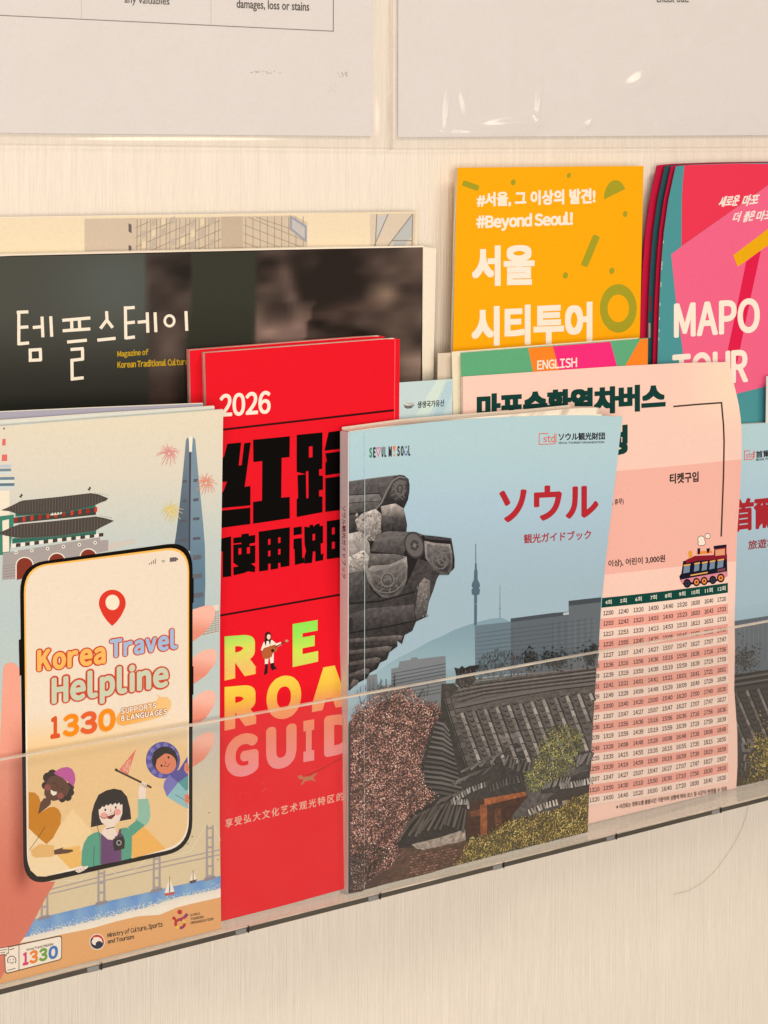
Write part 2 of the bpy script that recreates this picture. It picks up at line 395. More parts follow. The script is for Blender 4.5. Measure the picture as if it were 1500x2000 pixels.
# ---------------------------------------------------------------- clear acrylic rack on the wall
ZF = -.3211
rack = thing('brochure_rack', 'clear acrylic wall rack holding all the booklets and leaflets', 'brochure rack', (.45, 0, ZF-.0025))
XL, XR = -.45, 1.6
box('front_panel', (XL, -.0500, ZF), (XR, -.0485, -.2312), [M_acryl], rack)
box('panel_edge', (XL, -.0501, -.2311), (XR, -.0484, -.2304), [M_edge], rack)
box('back_panel', (XL, -.0022, ZF), (XR, -.0008, -.2150), [M_acryl], rack)
box('floor_plate', (XL, -.0499, ZF-.0020), (XR, -.0010, ZF-.0002), [M_floor], rack)
box('bottom_rail', (XL, -.0512, ZF-.0024), (XR, -.0501, ZF-.0001), [M_rail], rack, .0002)
box('rail_highlight', (XL, -.0515, ZF+.0000), (XR, -.0501, ZF+.0005), [M_edge], rack)
SR = Plane(.0505)
for x in (-60, 197, 484, 741, 982, 1202, 1406, 1600):
    P = SR(np.array([x]), np.array([1700.]))[0]
    box('clip', (P[0]-.0062, -.0517, ZF-.0024), (P[0]-.0012, -.0505, ZF-.0003), [M_clip], rack, .0002)
    box('joint', (P[0]-.0004, -.0518, ZF-.0025), (P[0]+.0001, -.0505, ZF+.0004), [M_dark], rack)

# ---------------------------------------------------------------- line-drawn map magazine at the very back
r = thing('city_map_magazine', 'cream magazine with a grey line drawing of office blocks, behind the dark magazine', 'magazine', (.15, -.006, ZF))
S = Plane(.011, .0062, -.02); a = Art(S)
LG, BG = (160, 143, 126), (214, 193, 166)
top_y = lambda x: 425-13*x/820+5
a.poly([(165, top_y(165)), (265, top_y(265)), (262, 520), (165, 520)], (212, 190, 165))
a.poly([(265, top_y(265)), (575, top_y(575)), (600, 434), (600, 520), (262, 520)], BG)
a.poly([(432, top_y(432)), (474, top_y(474)), (474, 520), (432, 520)], (200, 178, 152))
for i in range(9):
    x = 268+i*19
    a.line([(x, top_y(x)+2), (x-1, 520)], 1.6, LG); a.line([(x+7, top_y(x)+2), (x+6, 520)], 1.2, LG)
for k in range(9):
    a.line([(264, 445+k*19), (432, 372+k*19)] if k > 3 else [(264, 445+k*19), (264+max(20, (k+.6)*46), 445+k*19-max(20, (k+.6)*46)*.43)], 1.4, LG)
for i in range(8):
    for k in range(4):
        x = 277+i*19; y = 428+k*21-((x-277)*.1) % 9
        if y < 505 and (i*7+k*3) % 4: a.poly([(x, y+3), (x+8, y), (x+8, y+13), (x, y+16)], [(232, 210, 176), (196, 180, 160)][(i+k) % 2])
for i in range(9): a.line([(480+i*14, top_y(480+i*14)+2), (480+i*14, 520)], 1.3, LG)
for k in range(7): a.line([(476, 405+k*17), (598, 452+k*17)] if k > 1 else [(500+k*-16, 424), (598, 457+k*14)], 1.2, LG)
a.poly([(566, 420), (599, 441), (599, 474), (566, 448)], (160, 160, 168)); a.poly([(570, 427), (595, 444), (595, 466), (570, 446)], (200, 192, 184))
for k in range(3): a.poly([(251, 436+k*42), (257, 439+k*42), (257, 456+k*42), (251, 452+k*42)], (110, 98, 96))
a.line([(474, 484), (436, 486)], 1.2, LG)
a.poly([(722, 417.8), (812, 416.4), (809, 520), (724, 520)], (222, 202, 176))
a.poly([(736, 424), (760, 418), (742, 462), (734, 466)], (206, 200, 190)); a.poly([(766, 468), (800, 422), (806, 428), (804, 462), (772, 500)], (192, 190, 184))
for p in ([(730, 482), (758, 418)], [(742, 500), (806, 418)], [(766, 470), (806, 470)], [(806, 420), (804, 500)], [(736, 418), (732, 500)]): a.line(p, 2, (150, 140, 128))
slab('front_cover', S, quad_edges((-160, 428), (816, 413), (-160, 1900), (800, 1660)), 0, .0004, [M_coat], r, (241, 220, 184), a, 12, 12)
slab('pages', S, quad_edges((-160, 426), (815, 412.4), (-160, 1898), (799, 1658)), .0005, .0024, [M_pages], r, nu=6, nv=6)

# ---------------------------------------------------------------- dark magazine of temple stays
r = thing('temple_magazine', 'wide dark magazine with white hangul title over a blurred brown photo', 'magazine', (.15, -.012, ZF))
S = Plane(.020, .0115, -.02); a = Art(S)
def vnoise(n, seed):
    g = np.random.default_rng(seed).uniform(0, 1, (n+2, n+2))
    def f(u, v):
        x, y = (u % 1)*n, (v % 1)*n; i, j = int(x), int(y); fx, fy = x-i, y-j; fx, fy = fx*fx*(3-2*fx), fy*fy*(3-2*fy)
        return (g[j, i]*(1-fx)+g[j, i+1]*fx)*(1-fy)+(g[j+1, i]*(1-fx)+g[j+1, i+1]*fx)*fy
    return f
n1, n2, n3, n4 = vnoise(7, 1), vnoise(15, 2), vnoise(4, 3), vnoise(36, 9)
def sst(a, b, x): t = min(max((x-a)/(b-a), 0), 1); return t*t*(3-2*t)
def temple(x, y):
    u, v = (x+200)/1100, (y-460)/500
    blur = .48*n1(u*1.3+.15*v, v*.8)+.37*n2(u, v*.7+.2*u)+.17*n4(u+.1*v, v*.8)
    brown = np.array((40, 32, 28))+np.array((190, 158, 138))*max(0, blur-.36)**1.1*1.1
    brown += np.array((70, 60, 48))*math.exp(-(((x-755)/26)**2+((y-572)/20)**2)) + np.array((28, 20, 18))*math.exp(-(((x-690)/90)**2+((y-600+(x-690)*.25)/16)**2))
    brown += np.array((40, 32, 30))*math.exp(-(((x-565-(y-560)*.25)/14)**2+((y-560)/60)**2)) + np.array((46, 36, 34))*math.exp(-(((x-545)/60)**2+((y-650)/22)**2))
    brown -= np.array((34, 28, 26))*math.exp(-(((x-660)/70)**2+((y-640-(x-660)*.2)/14)**2))
    left = np.array((76, 76, 68))+np.array((10, 14, 16))*math.exp(-(((x-230)/110)**2+((y-560)/90)**2))-np.array((34, 34, 32))*sst(600, 790, y)
    col = np.array((56, 56, 46))-np.array((8, 8, 7))*sst(560, 680, y)
    w1 = sst(278, 292, x-.03*(y-500))*(1-sst(372, 384, x+.06*(y-500))); w2 = sst(372, 380, x+.06*(y-500)); w3 = sst(496, 508, x+.02*(y-500))
    k = left*(1-w1)+(brown*.75+8-20*sst(700, 780, y))*w1
    k = k*(1-w2)+col*w2
    return np.clip(k*(1-w3)+brown*w3, 12, 255)
slab_top = [(-160, 510), (0, 500), (400, 491), (640, 486), (826, 483)]
a.poly([(-160, 511.5), (0, 502), (400, 493), (640, 488), (826, 484), (818, 905), (-160, 960)], temple, step=9)
ST = (250, 234, 210)
def st(*pp, w=6.0): a.line(zt(pp), w, ST, zst)
zst = 4.0e-5
st((110, 683), (110, 882)); zst += 6e-6; st((98, 690), (166, 687)); st((108, 779), (166, 775)); st((108, 875), (170, 869))
st((192, 779), (246, 774)); st((297, 713), (303, 833)); zst += 6e-6; st((246, 715), (251, 836))
st((168, 912), (243, 907)); st((168, 972), (243, 968)); zst += 6e-6; st((176, 908), (178, 976)); st((236, 905), (238, 972))
st((365, 737), (529, 723)); st((367, 798), (529, 787)); zst += 6e-6; st((419, 733), (421, 794)); st((464, 730), (467, 790))
st((393, 864), (509, 853)); st((413, 908), (490, 902)); st((413, 972), (490, 963)); st((414, 1082), (490, 1073)); zst += 6e-6
st((483, 903), (484, 968)); st((421, 968), (423, 1084)); st((624, 683), (627, 740)); zst += 6e-6
st((627, 733), (588, 785)); zst += 6e-6; st((624, 733), (660, 780)); st((570, 853), (677, 842))
st((734, 655), (737, 847)); zst += 6e-6; st((726, 666), (789, 661)); st((735, 753), (790, 747)); st((735, 841), (790, 834))
st((806, 748), (862, 743)); st((908, 690), (913, 806)); zst += 6e-6; st((862, 690), (866, 809)); st((1089, 683), (1094, 798))
q = zt([(993, 740)])[0]; a.ring(q[0], q[1], 11.7, 12.8, 5, ST)
a.text('Magazine of', (229, 685, 700, 290, 681, 696.5), (200, 158, 30), .03, tight=.1)
a.text('Korean Traditional Culture', (229, 705.5, 719, 367.5, 699, 712.5), (200, 158, 30), .03, tight=.1)
CRm = (246, 230, 204)
slab('front_cover', S, (slab_top, [(-160, 1920), (818, 1680)], [(-160, 510), (-160, 1920)], [(826, 483), (818, 1680)]), 0, .0004, [M_gloss], r, (40, 36, 30), a, 16, 12, side=CRm)
slab('pages', S, ([(-160, 506), (0, 497), (400, 488), (640, 483), (828, 480)], [(-160, 1918), (820, 1678)], [(-160, 506), (-160, 1918)], [(828, 480), (820, 1678)]), .0005, .0032, [M_pages], r, nu=12, nv=6)
slab('back_cover', S, ([(-160, 505), (0, 496), (400, 487), (640, 482), (850, 480), (856, 481.5), (859, 486)], [(-160, 1918), (846, 1672)], [(-160, 505), (-160, 1918)], [(859, 486), (853, 745), (846, 1672)]), .0033, .0038, [M_coat], r, CRm, None, 24, 12)

# ---------------------------------------------------------------- orange city tour leaflet
r = thing('orange_leaflet', 'orange folded leaflet with bold white hangul and olive confetti shapes', 'leaflet', (.53, -.012, ZF))
S = Plane(.026, .0105, -.005); a = Art(S)
OL = (168, 158, 38); OR = (255, 172, 12)
def rod(p, q, w):
    p, q = np.array(p), np.array(q); d = (q-p)/np.hypot(*(q-p)); n = np.array([-d[1], d[0]]); r_ = w*.22
    pts = []
    for c_, s0, s1 in ((p, 1, 1), (p, 1, -1), (q, -1, -1), (q, -1, 1)):
        k = c_+d*r_*s0+n*(w/2-r_)*s1
        b0 = math.atan2(*( -d*s0)[::-1]); b1 = math.atan2(*(n*s1)[::-1]); dl = (b1-b0+math.pi) % (2*math.pi)-math.pi
        seg = [k+r_*np.array([math.cos(b0+dl*t), math.sin(b0+dl*t)]) for t in (0, .5, 1)]
        pts += seg if s0*s1 < 0 else seg[::-1]
    a.poly(pts, OL)
rod((903.5, 357), (935, 368), 11.5); rod((1165.5, 460), (1140.5, 520), 14)
for x, y, rx, ry in ((1002.5, 356, 4.8, 6), (1111, 342.6, 4, 5.2), (1221, 418, 4.4, 6), (1104.3, 538, 5, 6.3), (1195, 529, 5, 6.4)): a.ell(x, y, rx, ry, OL, 15)
a.poly([(1179.5, 390), (1180, 378), (1184, 366), (1191, 356), (1200, 351.5), (1208, 352.5), (1215, 358), (1221.5, 369)], OL)
a.ring(1207.6, 602.3, 36, 47.5, 15, OL, wy=20.5)
WT = (255, 238, 212)
a.text('#서울, 그 이상의 발견!', (931, 376, 405, 1163, 367, 399), WT, .042)
a.text('#Beyond Seoul!', (929.5, 420, 453, 1119, 413, 446), WT, .045, tight=.055)
a.text('서울', (922, 481, 559, 1044, 477, 557), WT, .036, sq=True, res=6)
a.text('시티투어', (921, 600, 677, 1157, 589, 669), WT, .036, sq=True, res=6)
oe = ([(894, 327.5), (1075, 325.5), (1257, 324)], [(858, 1730), (1222, 1640)], [(894, 327.5), (891, 400), (884.5, 686), (866, 1730)], [(1257, 324), (1249.5, 662), (1228, 1640)])
oe = (oe[0], [oe[2][-1], oe[3][-1]], oe[2], oe[3])
slab('front_panel', S, oe, 0, .00018, [M_coat], r, OR, a, 10, 20)
inner = ([(x+dx, y+.6) for (x, y), dx in zip(oe[0], (.5, 0, -1.2))], oe[1], [(x+.5, y+.6) for x, y in oe[2]], [(x-1.2, y+.6) for x, y in oe[3]])
inner = (inner[0], [inner[2][-1], inner[3][-1]], inner[2], inner[3])
slab('folded_panels', S, inner, .0004, .0022, [M_pages], r, nu=6, nv=14)
slab('back_panel', S, inner, .0023, .0025, [M_coat], r, OR, None, 6, 14)

# ---------------------------------------------------------------- MAPO leaflets: four stacked
S0 = Plane(.031, .0135, -.005)
RD, PK, TL_, CR = (236, 56, 82), (243, 102, 136), (78, 150, 152), (196, 26, 62)
def mapo(label, dx, back, front):
    r = thing('mapo_leaflet', label, 'leaflet', (.72+dx*.0002, -.02+back, ZF), 'folded pink and teal leaflets in one stack')
    S = Plane(S0.tb-back, S0.tt-back, -.005)
    L_ = [(1320+dx, 325), (1307+dx, 382), (1300+dx, 430), (1293.5+dx, 479), (1288+dx, 590), (1284+dx, 710), (1270+dx, 1640)]
    L_ = [(x+.0*y, y-abs(dx)*.06) for x, y in L_]
    R_ = [(1560+dx, 317-abs(dx)*.05), (1552+dx, 480), (1545+dx, 760), (1536+dx, 1560)]
    a = Art(S)
    ed = ([L_[0], (1345+dx, 322-abs(dx)*.06), (1440+dx, 319-abs(dx)*.06), R_[0]], [L_[-1], R_[-1]], L_, R_)
    base = front
    if back == 0:
        inx = [(1337, 323.2), (1334, 350), (1332, 382), (1331, 481)]
        a.poly(inx+[(1500, 362), (1558, 320.5), (1440, 319.6), (1345, 322.6)], RD)
        a.poly([(1311, 497), (1331, 481.4), (1500, 362.4), (1557, 322), (1546, 741), (1498, 754), (1439, 769), (1408, 800), (1340, 800), (1336, 720), (1333, 682), (1320, 586)], PK)
        a.poly(zm([(935, 768), (1042, 683), (962, 1050), (890, 1400), (872, 1485), (790, 1485), (805, 1395), (880, 1040)]), (228, 30, 74))
        a.poly([(1432, 498.5), (1500, 447), (1550, 408), (1549, 440), (1500, 479), (1441, 521)], (238, 172, 14))
        a.text('MAPO', (1316, 592, 661, 1484, 581, 649), (252, 238, 214), .03, tight=.13, res=7)
        a.text('TOUR', (1313, 692, 758, 1461, 681, 747), (252, 238, 214), .03, tight=.13, res=7)
        for s_, q in (('새로운', (1405, 384, 404, 1444, 381, 402)), ('마포', (1450, 381, 403, 1482, 379, 400)), ('더', (1432, 415, 434, 1446, 414, 433)), ('좋은', (1452, 414, 434, 1474, 412, 431)), ('마포', (1477, 412, 432, 1510, 409, 429))):
            x0, t0, b0, x1, t1, b1 = q; w_ = (b0-t0)*.18; a.text(s_, [np.array(p_, float) for p_ in ((x0+w_, t0), (x0-w_, b0+1), (x1+w_, t1-1.5), (x1-w_, b1))], (250, 226, 214), .034, sq=True)
        for k in range(10):   # worn white fold
            t_ = RNG.uniform(.22, .6); y = 325+t_*640; x = np.interp(y, [382, 479, 590, 710, 900], [1307, 1293.5, 1288, 1284, 1281])
            a.poly([(x+.5, y), (x+1.8, y+2), (x+1.4, y+6), (x+.4, y+7)], (222, 214, 200))
    else:
        for k in range(2 if back == .0044 else 0):
            y = 600+k*52+dx; x = np.interp(y, [382, 479, 590, 710, 900], [1307, 1293.5, 1288, 1284, 1281])+dx
            a.poly([(x+1, y), (x+5, y), (x+5, y+28), (x+1, y+30)], (170, 150, 138) if k % 2 else (120, 44, 56))
    slab('front_panel', S, ed, 0, .0002, [M_coat], r, base, a, 14, 20)
    sh = lambda p, d: [(x+d, y+.5) for x, y in p]
    slab('folded_panels', S, (sh(ed[0], 2), sh(ed[1], 2), sh(ed[2], 2), sh(ed[3], 1)), .0004, .0016, [M_coat], r, (170, 30, 58), None, 8, 16)
mapo('front leaflet of the pink and teal stack, showing large white letters and a yellow bar', 0, 0, TL_)
mapo('crimson folded leaflet directly behind the front one of the pink and teal stack', -9, .0022, CR)
mapo('dark teal folded edge in the middle of the pink and teal leaflet stack', -21, .0044, (44, 84, 88))
mapo('rearmost crimson leaflet of the pink and teal stack, nearest the wall', -36, .0066, CR)

# ---------------------------------------------------------------- small card, beige leaflet, English leaflet
r = thing('beige_leaflet', 'plain beige leaflet edge between the dark magazine and the orange leaflet', 'leaflet', (.5, -.015, ZF))
S = Plane(.029, .019, -.1); a = Art(S)
a.poly([(883, 722), (887, 720), (888, 730), (884, 733)], (70, 60, 54))
slab('front_panel', S, quad_edges((855, 690), (1010, 683), (846, 1700), (1000, 1660)), 0, .0003, [M_coat], r, (226, 206, 180), a, 4, 8)

r = thing('english_leaflet', 'green, orange and magenta leaflet with the word ENGLISH on its top edge', 'leaflet', (.54, -.02, ZF))
S = Plane(.034, .0225, -.08); a = Art(S)
GN, OG, MG = (98, 172, 124), (255, 134, 38), (246, 46, 122)
def band(x0, x1, b0, b1, col):
    ty = lambda x: 690.5-(x-899.5)*27.8/351
    a.poly(zo([(x0, 0)])[:0]+[(x0/3.3333+850, ty(x0/3.3333+850)), (x1/3.3333+850, ty(x1/3.3333+850)), (b1/3.3333+850, 800), (b0/3.3333+850, 800)], col)
band(605, 765, 690, 880, OG); band(765, 1140, 880, 1262, MG); band(1335, 1385, 1075, 1380, OG)
a.text('ENGLISH', (1049, 704, 722.5, 1127, 698, 717), (255, 232, 214), .022, tight=.1)
slab('front_panel', S, ([(899.5, 689), (1250.5, 661.5), (1265.5, 660)], [(884, 1690), (1244, 1600)], [(899.5, 689), (903, 830), (884, 1690)], [(1265.5, 660), (1264.5, 715), (1244, 1600)]), 0, .0002, [M_coat], r, GN, a, 12, 12, side=(250, 240, 190))
slab('back_panel', S, ([(886, 687.5), (1250, 660)], [(873, 1688), (1235, 1600)], [(886, 687.5), (889, 830), (873, 1688)], [(1250, 660), (1235, 1600)]), .0016, .0020, [M_coat], r, (242, 226, 194), None, 8, 10)

r = thing('heritage_card', 'small pale blue card with black hangul beside the red booklet', 'card', (.46, -.022, ZF))
S = Plane(.034, .0245, -.1); a = Art(S)
a.poly([(853, 742.5), (872, 741.4), (838, 812), (812, 812)], (214, 228, 224)); a.poly([(872, 748), (883.5, 741), (883, 770), (864, 812), (846, 812)], (184, 210, 214))
a.text('생생국가유산', (815, 784, 797.5, 868, 780, 793.5), (60, 62, 62), .02)
a.line(zq([(1095, 975), (1108, 984), (1128, 984), (1146, 972)]), [1, 2.6, 2.6, 1], (120, 84, 70)); a.line(zq([(1097, 984), (1110, 992), (1130, 991), (1148, 979)]), [1, 2.4, 2.4, 1], (54, 66, 76)); a.line(zq([(1110, 966), (1126, 972), (1142, 966)]), [.8, 1.8, .8], (206, 150, 90))
slab('front_panel', S, quad_edges((760, 748.5), (884, 740), (752, 1730), (880, 1700)), 0, .0004, [M_coat], r, (200, 217, 214), a, 4, 8)

# ---------------------------------------------------------------- red street guide, two copies
RED, INK = (236, 22, 38), (3, 2, 3)
def red_book(label, dx, dy, back, full):
    r = thing('red_guidebook', label, 'booklet', (.2+dx*.0003, -.03+back, ZF), 'red street guides, one behind the other')
    S = Plane(.0425-back, .0265-back, -.08, -.012, .2); a = Art(S)
    mv = lambda p: [(x+dx, y+dy) for x, y in p]
    top, bot = mv([(400, 689.5), (600, 674), (771, 661), (781, 662)]), mv([(396, 1813), (776, 1707)])
    lf, rt = mv([(400, 689.5), (403, 800), (396, 1813)]), mv([(781, 662), (780, 760), (776, 1707)])
    if full:
        a.text('2026', (429, 770, 815, 528.5, 762.5, 807.5), (255, 236, 218), .026, tight=.09, res=7)
        a.line([(408, 843), (436, 839), (770, 801)], 4, (58, 12, 14)); a.line([(404, 1208), (431, 1202), (770, 1143)], 4, (50, 12, 14))
        a.line([(771.5, 661), (770.5, 760), (767, 1709)], 1.6, (255, 92, 92))
        P = lambda *p, c=INK: a.poly(z4(p), c)
        P((228, 810), (325, 800), (308, 962), (328, 958), (346, 806), (392, 800), (350, 1110), (390, 1104), (390, 1240), (150, 1262), (150, 1150), (200, 1145), (226, 1074), (150, 1080), (150, 940), (205, 900))
        P((150, 1280), (389, 1255), (389, 1370), (150, 1402))
        P((408, 782), (665, 757), (663, 903), (608, 908), (605, 1186), (664, 1180), (665, 1330), (408, 1368), (408, 1215), (470, 1207), (472, 931), (410, 938))
        P((712, 748), (892, 730), (890, 985), (868, 988), (868, 1030), (895, 1034), (895, 1130), (868, 1135), (868, 1176), (892, 1178), (892, 1287), (712, 1321), (712, 1195), (722, 1190), (718, 1028), (775, 1022), (712, 1006))
        P((797, 830), (822, 826), (822, 902), (797, 907), c=RED); P((776, 1003), (793, 1000), (794, 1188), (779, 1190), c=RED)
        P((935, 728), (1130, 703), (1130, 832), (905, 858))
        P((912, 876), (1130, 850), (1130, 1000), (912, 1030), (912, 940), (922, 934)); P((912, 1050), (1130, 1020), (1130, 1258), (912, 1285))
        P((170, 1475), (255, 1455), (256, 1735), (196, 1742), (196, 1560), (170, 1566))
        P((270, 1466), (326, 1459), (328, 1440), (378, 1434), (380, 1452), (424, 1444), (423, 1500), (384, 1507), (384, 1522), (424, 1518), (424, 1640), (396, 1646), (424, 1668), (421, 1706), (372, 1700), (345, 1712), (272, 1728), (270, 1672), (306, 1664), (270, 1640))
        for h in ([(306, 1540), (326, 1537), (326, 1580), (306, 1583)], [(365, 1533), (386, 1530), (386, 1574), (365, 1577)], [(270, 1506), (326, 1500), (326, 1508), (270, 1514)]): P(*h, c=RED)
        P((447, 1423), (665, 1391), (662, 1662), (600, 1672), (598, 1640), (583, 1642), (583, 1680), (530, 1689), (530, 1645), (513, 1648), (513, 1692), (450, 1702))
        for x, y in ((513, 1476), (583, 1464), (513, 1557), (583, 1545)): P((x, y), (x+16, y-3), (x+16, y+36), (x, y+39), c=RED)
        P((690, 1395), (748, 1385), (748, 1440), (690, 1450)); P((690, 1474), (748, 1466), (752, 1608), (766, 1602), (766, 1640), (700, 1656), (697, 1545), (690, 1544))
        P((765, 1388), (800, 1392), (803, 1376), (826, 1374), (830, 1388), (850, 1370), (872, 1366), (874, 1384), (896, 1380), (896, 1502), (880, 1506), (882, 1580), (900, 1576), (896, 1622), (842, 1632), (842, 1560), (826, 1562), (820, 1640), (766, 1646), (768, 1590), (778, 1560), (767, 1510))
        P((823, 1440), (840, 1437), (840, 1482), (823, 1485), c=RED)
        P((922, 1350), (1130, 1318), (1130, 1588), (922, 1616)); P((958, 1396), (978, 1392), (978, 1440), (958, 1443), c=RED); P((958, 1496), (978, 1492), (978, 1540), (958, 1543), c=RED)
        def foil_sheen(x, y):  # holographic sheen of the letters painted as a fixed colour gradient
            s_ = (y+.18*(x-440)-1235)/260
            r_ = [(-.25, (118, 228, 92)), (.02, (160, 232, 96)), (.14, (226, 226, 96)), (.3, (244, 196, 110)), (.42, (248, 214, 74)), (.54, (250, 196, 72)), (.66, (250, 160, 104)), (.8, (250, 146, 110)), (1.05, (246, 148, 146)), (1.3, (240, 150, 168))]
            cs = np.array([np.interp(s_, [q[0] for q in r_], [q[1][i] for q in r_]) for i in range(3)])
            return np.clip(cs, 0, 255)
        def L5(ch, x0, t0, b0, x1, t1, b1, col=foil_sheen):
            (p, q, s_, t_) = z5([(x0, t0), (x0, b0), (x1, t1), (x1, b1)]); a.text(ch, (p, q, s_, t_), col, .072, sq=ch not in 'OGUD', tight=.1, res=8)
        grn = lambda x, y: np.array(foil_sheen(x, y-26))*.8+np.array((30, 54, 10))
        L5('R', 110, 266, 512, 286, 252, 474); L5('E', 490, 197, 437, 632, 173, 406, grn); L5('D', 790, 130, 370, 960, 100, 335)
        L5('R', 110, 548, 792, 289, 532, 752); L5('O', 344, 500, 740, 538, 470, 712); L5('A', 596, 450, 688, 790, 415, 652); L5('D', 830, 400, 640, 1000, 380, 610)
        L5('G', 112, 825, 1068, 300, 794, 1030); L5('U', 342, 776, 1020, 512, 748, 985); L5('I', 550, 738, 967, 610, 728, 957); L5('D', 664, 712, 942, 840, 684, 905); L5('E', 880, 680, 905, 1020, 655, 880)
        # guitarist, dog and lead
        G5 = lambda p, c: a.poly(z5(p), c)
        G5([(335, 392), (352, 395), (350, 470), (332, 482), (330, 472), (336, 440)], (40, 28, 30)); G5([(366, 398), (386, 394), (388, 430), (404, 444), (376, 456), (366, 440)], (40, 28, 30))
        G5([(333, 340), (384, 335), (384, 412), (366, 416), (358, 360), (352, 418), (335, 420)], (250, 236, 220))
        G5([(326, 300), (345, 286), (376, 286), (398, 305), (424, 296), (428, 312), (398, 326), (380, 320), (380, 350), (330, 355), (312, 340)], (250, 238, 222))
        G5([(336, 250), (350, 238), (366, 246), (370, 275), (364, 318), (356, 290), (344, 292), (340, 322), (333, 300)], (46, 32, 32)); a.ell(*z5([(356, 268)])[0], 3.6, 5.2, (248, 216, 190))
        G5([(316, 350), (330, 330), (360, 320), (392, 310), (408, 326), (400, 348), (380, 358), (372, 380), (345, 392), (322, 386)], (186, 96, 52)); a.line(z5([(390, 326), (458, 290)]), 2.2, (120, 60, 40)); a.ell(*z5([(456, 290)])[0], 3.4, 2.6, (196, 150, 110)); a.ell(*z5([(378, 344)])[0], 3.2, 3.2, (60, 30, 26))
        G5([(517, 1050), (535, 1038), (550, 1050), (590, 1046), (622, 1026), (626, 1032), (606, 1050), (612, 1066), (620, 1074), (606, 1072), (594, 1066), (560, 1074), (545, 1092), (534, 1094), (548, 1072), (546, 1062), (528, 1062)], (196, 120, 84))
        a.line(z5([(560, 1044), (640, 1010), (760, 945), (800, 930)]), .9, (150, 40, 36))
        a.text('享受弘大文化艺术观光特区的', (440, 1600, 1617.5, 671, 1546, 1562.5), (240, 190, 166), .012, space=1.3)
        for k in range(7): a.ell(RNG.uniform(450, 520), RNG.uniform(1528, 1552), RNG.uniform(1, 4), .6, (236, 90, 84), n=6)
    inner = lambda o, dt: ([(x, y+dt) for x, y in top[:-1]], mv([(398, 1812), (768, 1709)]), [(lf[0][0]+o, lf[0][1]+dt)]+[(x+o, y) for x, y in lf[1:]], [(top[-2][0], top[-2][1]+dt)]+mv([(768, 1709)]))
    slab('front_cover', S, (top, bot, lf, rt), 0, .0004, [M_coat], r, RED, a, 14, 24, side=(255, 196, 180))
    slab('pages', S, inner(1, -.4), .0007, .0028, [M_pages], r, nu=8, nv=12)
    slab('back_cover', S, ([(x, y-1) for x, y in top], bot, [(lf[0][0], lf[0][1]-1)]+lf[1:], [(rt[0][0], rt[0][1]-1)]+rt[1:]), .0030, .0034, [M_coat], r, (214, 20, 32), None, 8, 12, side=(250, 190, 176))
    box('spine', *(lambda P: ((P[0]-.0003, P[1]+.0004, ZF), (P[0], P[1]+.0030, P[2])))(S(np.array([rt[0][0]+.5]), np.array([rt[0][1]+2.]))[0]), [M_red], r)
M_red = flat('red_spine_cloth', (214, 20, 32), .4)
red_book('red guidebook with holographic lettering and black hanzi, standing in front of its twin', 0, 0, 0, True)
red_book('plain red edge of the guidebook tucked behind the one with holographic lettering', -30, -5, .0045, False)

# ---------------------------------------------------------------- pink train bus timetable
r = thing('timetable_leaflet', 'pink bus timetable sheet with dark green headings, curling along its right edge', 'leaflet', (.62, -.03, ZF))
bend = lambda X, Z: .0115*np.clip((X-.56)/.16, 0, 1.2)**2*np.clip((.02-Z)/.3, 0, 1)
S = Plane(.0345, .0245, -.1, bend=bend); a = Art(S, cut=30)
pr = [(1424.5, 707), (1431, 740), (1442, 784), (1447.5, 822), (1449, 850), (1448.5, 890), (1445, 968), (1439, 1052), (1437, 1136), (1434.5, 1216), (1435.5, 1262), (1434, 1346), (1440, 1430), (1440.5, 1493), (1437, 1560)]
pe = ([(904, 735.5), (1060, 725), (1200, 715.5), (1330, 709), (1424.5, 707)], [(896, 1672), (1149, 1609), (1300, 1583), (1400, 1565), (1437, 1560)], [(904, 735.5), (905, 850), (896, 1672)], pr)
edge_r = lambda y: np.interp(y, [p[1] for p in pr], [p[0] for p in pr])
PB = (252, 208, 188)
pcol = lambda x, y: np.array(PB)+np.array((4, 14, 4))*sst(1300, 1440, x)*(1-sst(760, 860, y))
sal = [(905, 958), (1208, 920), (1330, 909), (edge_r(897)-.3, 897)]; sb = [(edge_r(1096)-.3, 1096), (1330, 1106), (1176, 1123), (905, 1160)]
a.poly(sal+[(edge_r(y)-.3, y) for y in (930, 968, 1010, 1052)]+sb, (247, 184, 166))
DG = (18, 62, 54)
a.text('마포순환열차버스', (931, 770, 826, 1300, 748, 800), DG, .052, sq=True); a.text('정', (1178, 834, 891, 1226, 829, 887), DG, .052, sq=True)
LN = (74, 58, 48)
a.line([(1315, 794), (1360, 790), (1410, 786.5)], 3.2, LN); a.line([(1409, 785), (1413, 830), (1414.2, 863), (1413, 930), (1408.5, 1048)], 3.2, LN)
a.text('티켓구입', (1308, 925, 945.5, 1364.5, 920.5, 941), (46, 40, 38), .03)
a.text('휴무)', (1200, 975, 988, 1218, 972, 986), (60, 48, 44), .02); a.line([(1196, 976), (1196, 987)], 1.4, (60, 48, 44))
a.text('이상), 어린이 3,000원', (1188, 1094, 1110, 1299, 1083, 1099.5), (60, 48, 44), .022)
def T8(p, c): a.poly(z8(p), c)
NV, MR, OGT = (20, 22, 40), (140, 26, 42), (244, 140, 62)
T8([(468, 775), (478, 762), (486, 705), (540, 690), (690, 672), (692, 775), (640, 800), (490, 818), (474, 800)], NV)
T8([(498, 700), (540, 680), (628, 676), (632, 640), (688, 632), (688, 695), (560, 702), (500, 716)], MR); T8([(628, 634), (688, 627), (688, 640), (628, 648)], NV); T8([(636, 652), (680, 646), (680, 676), (636, 680)], (232, 160, 120))
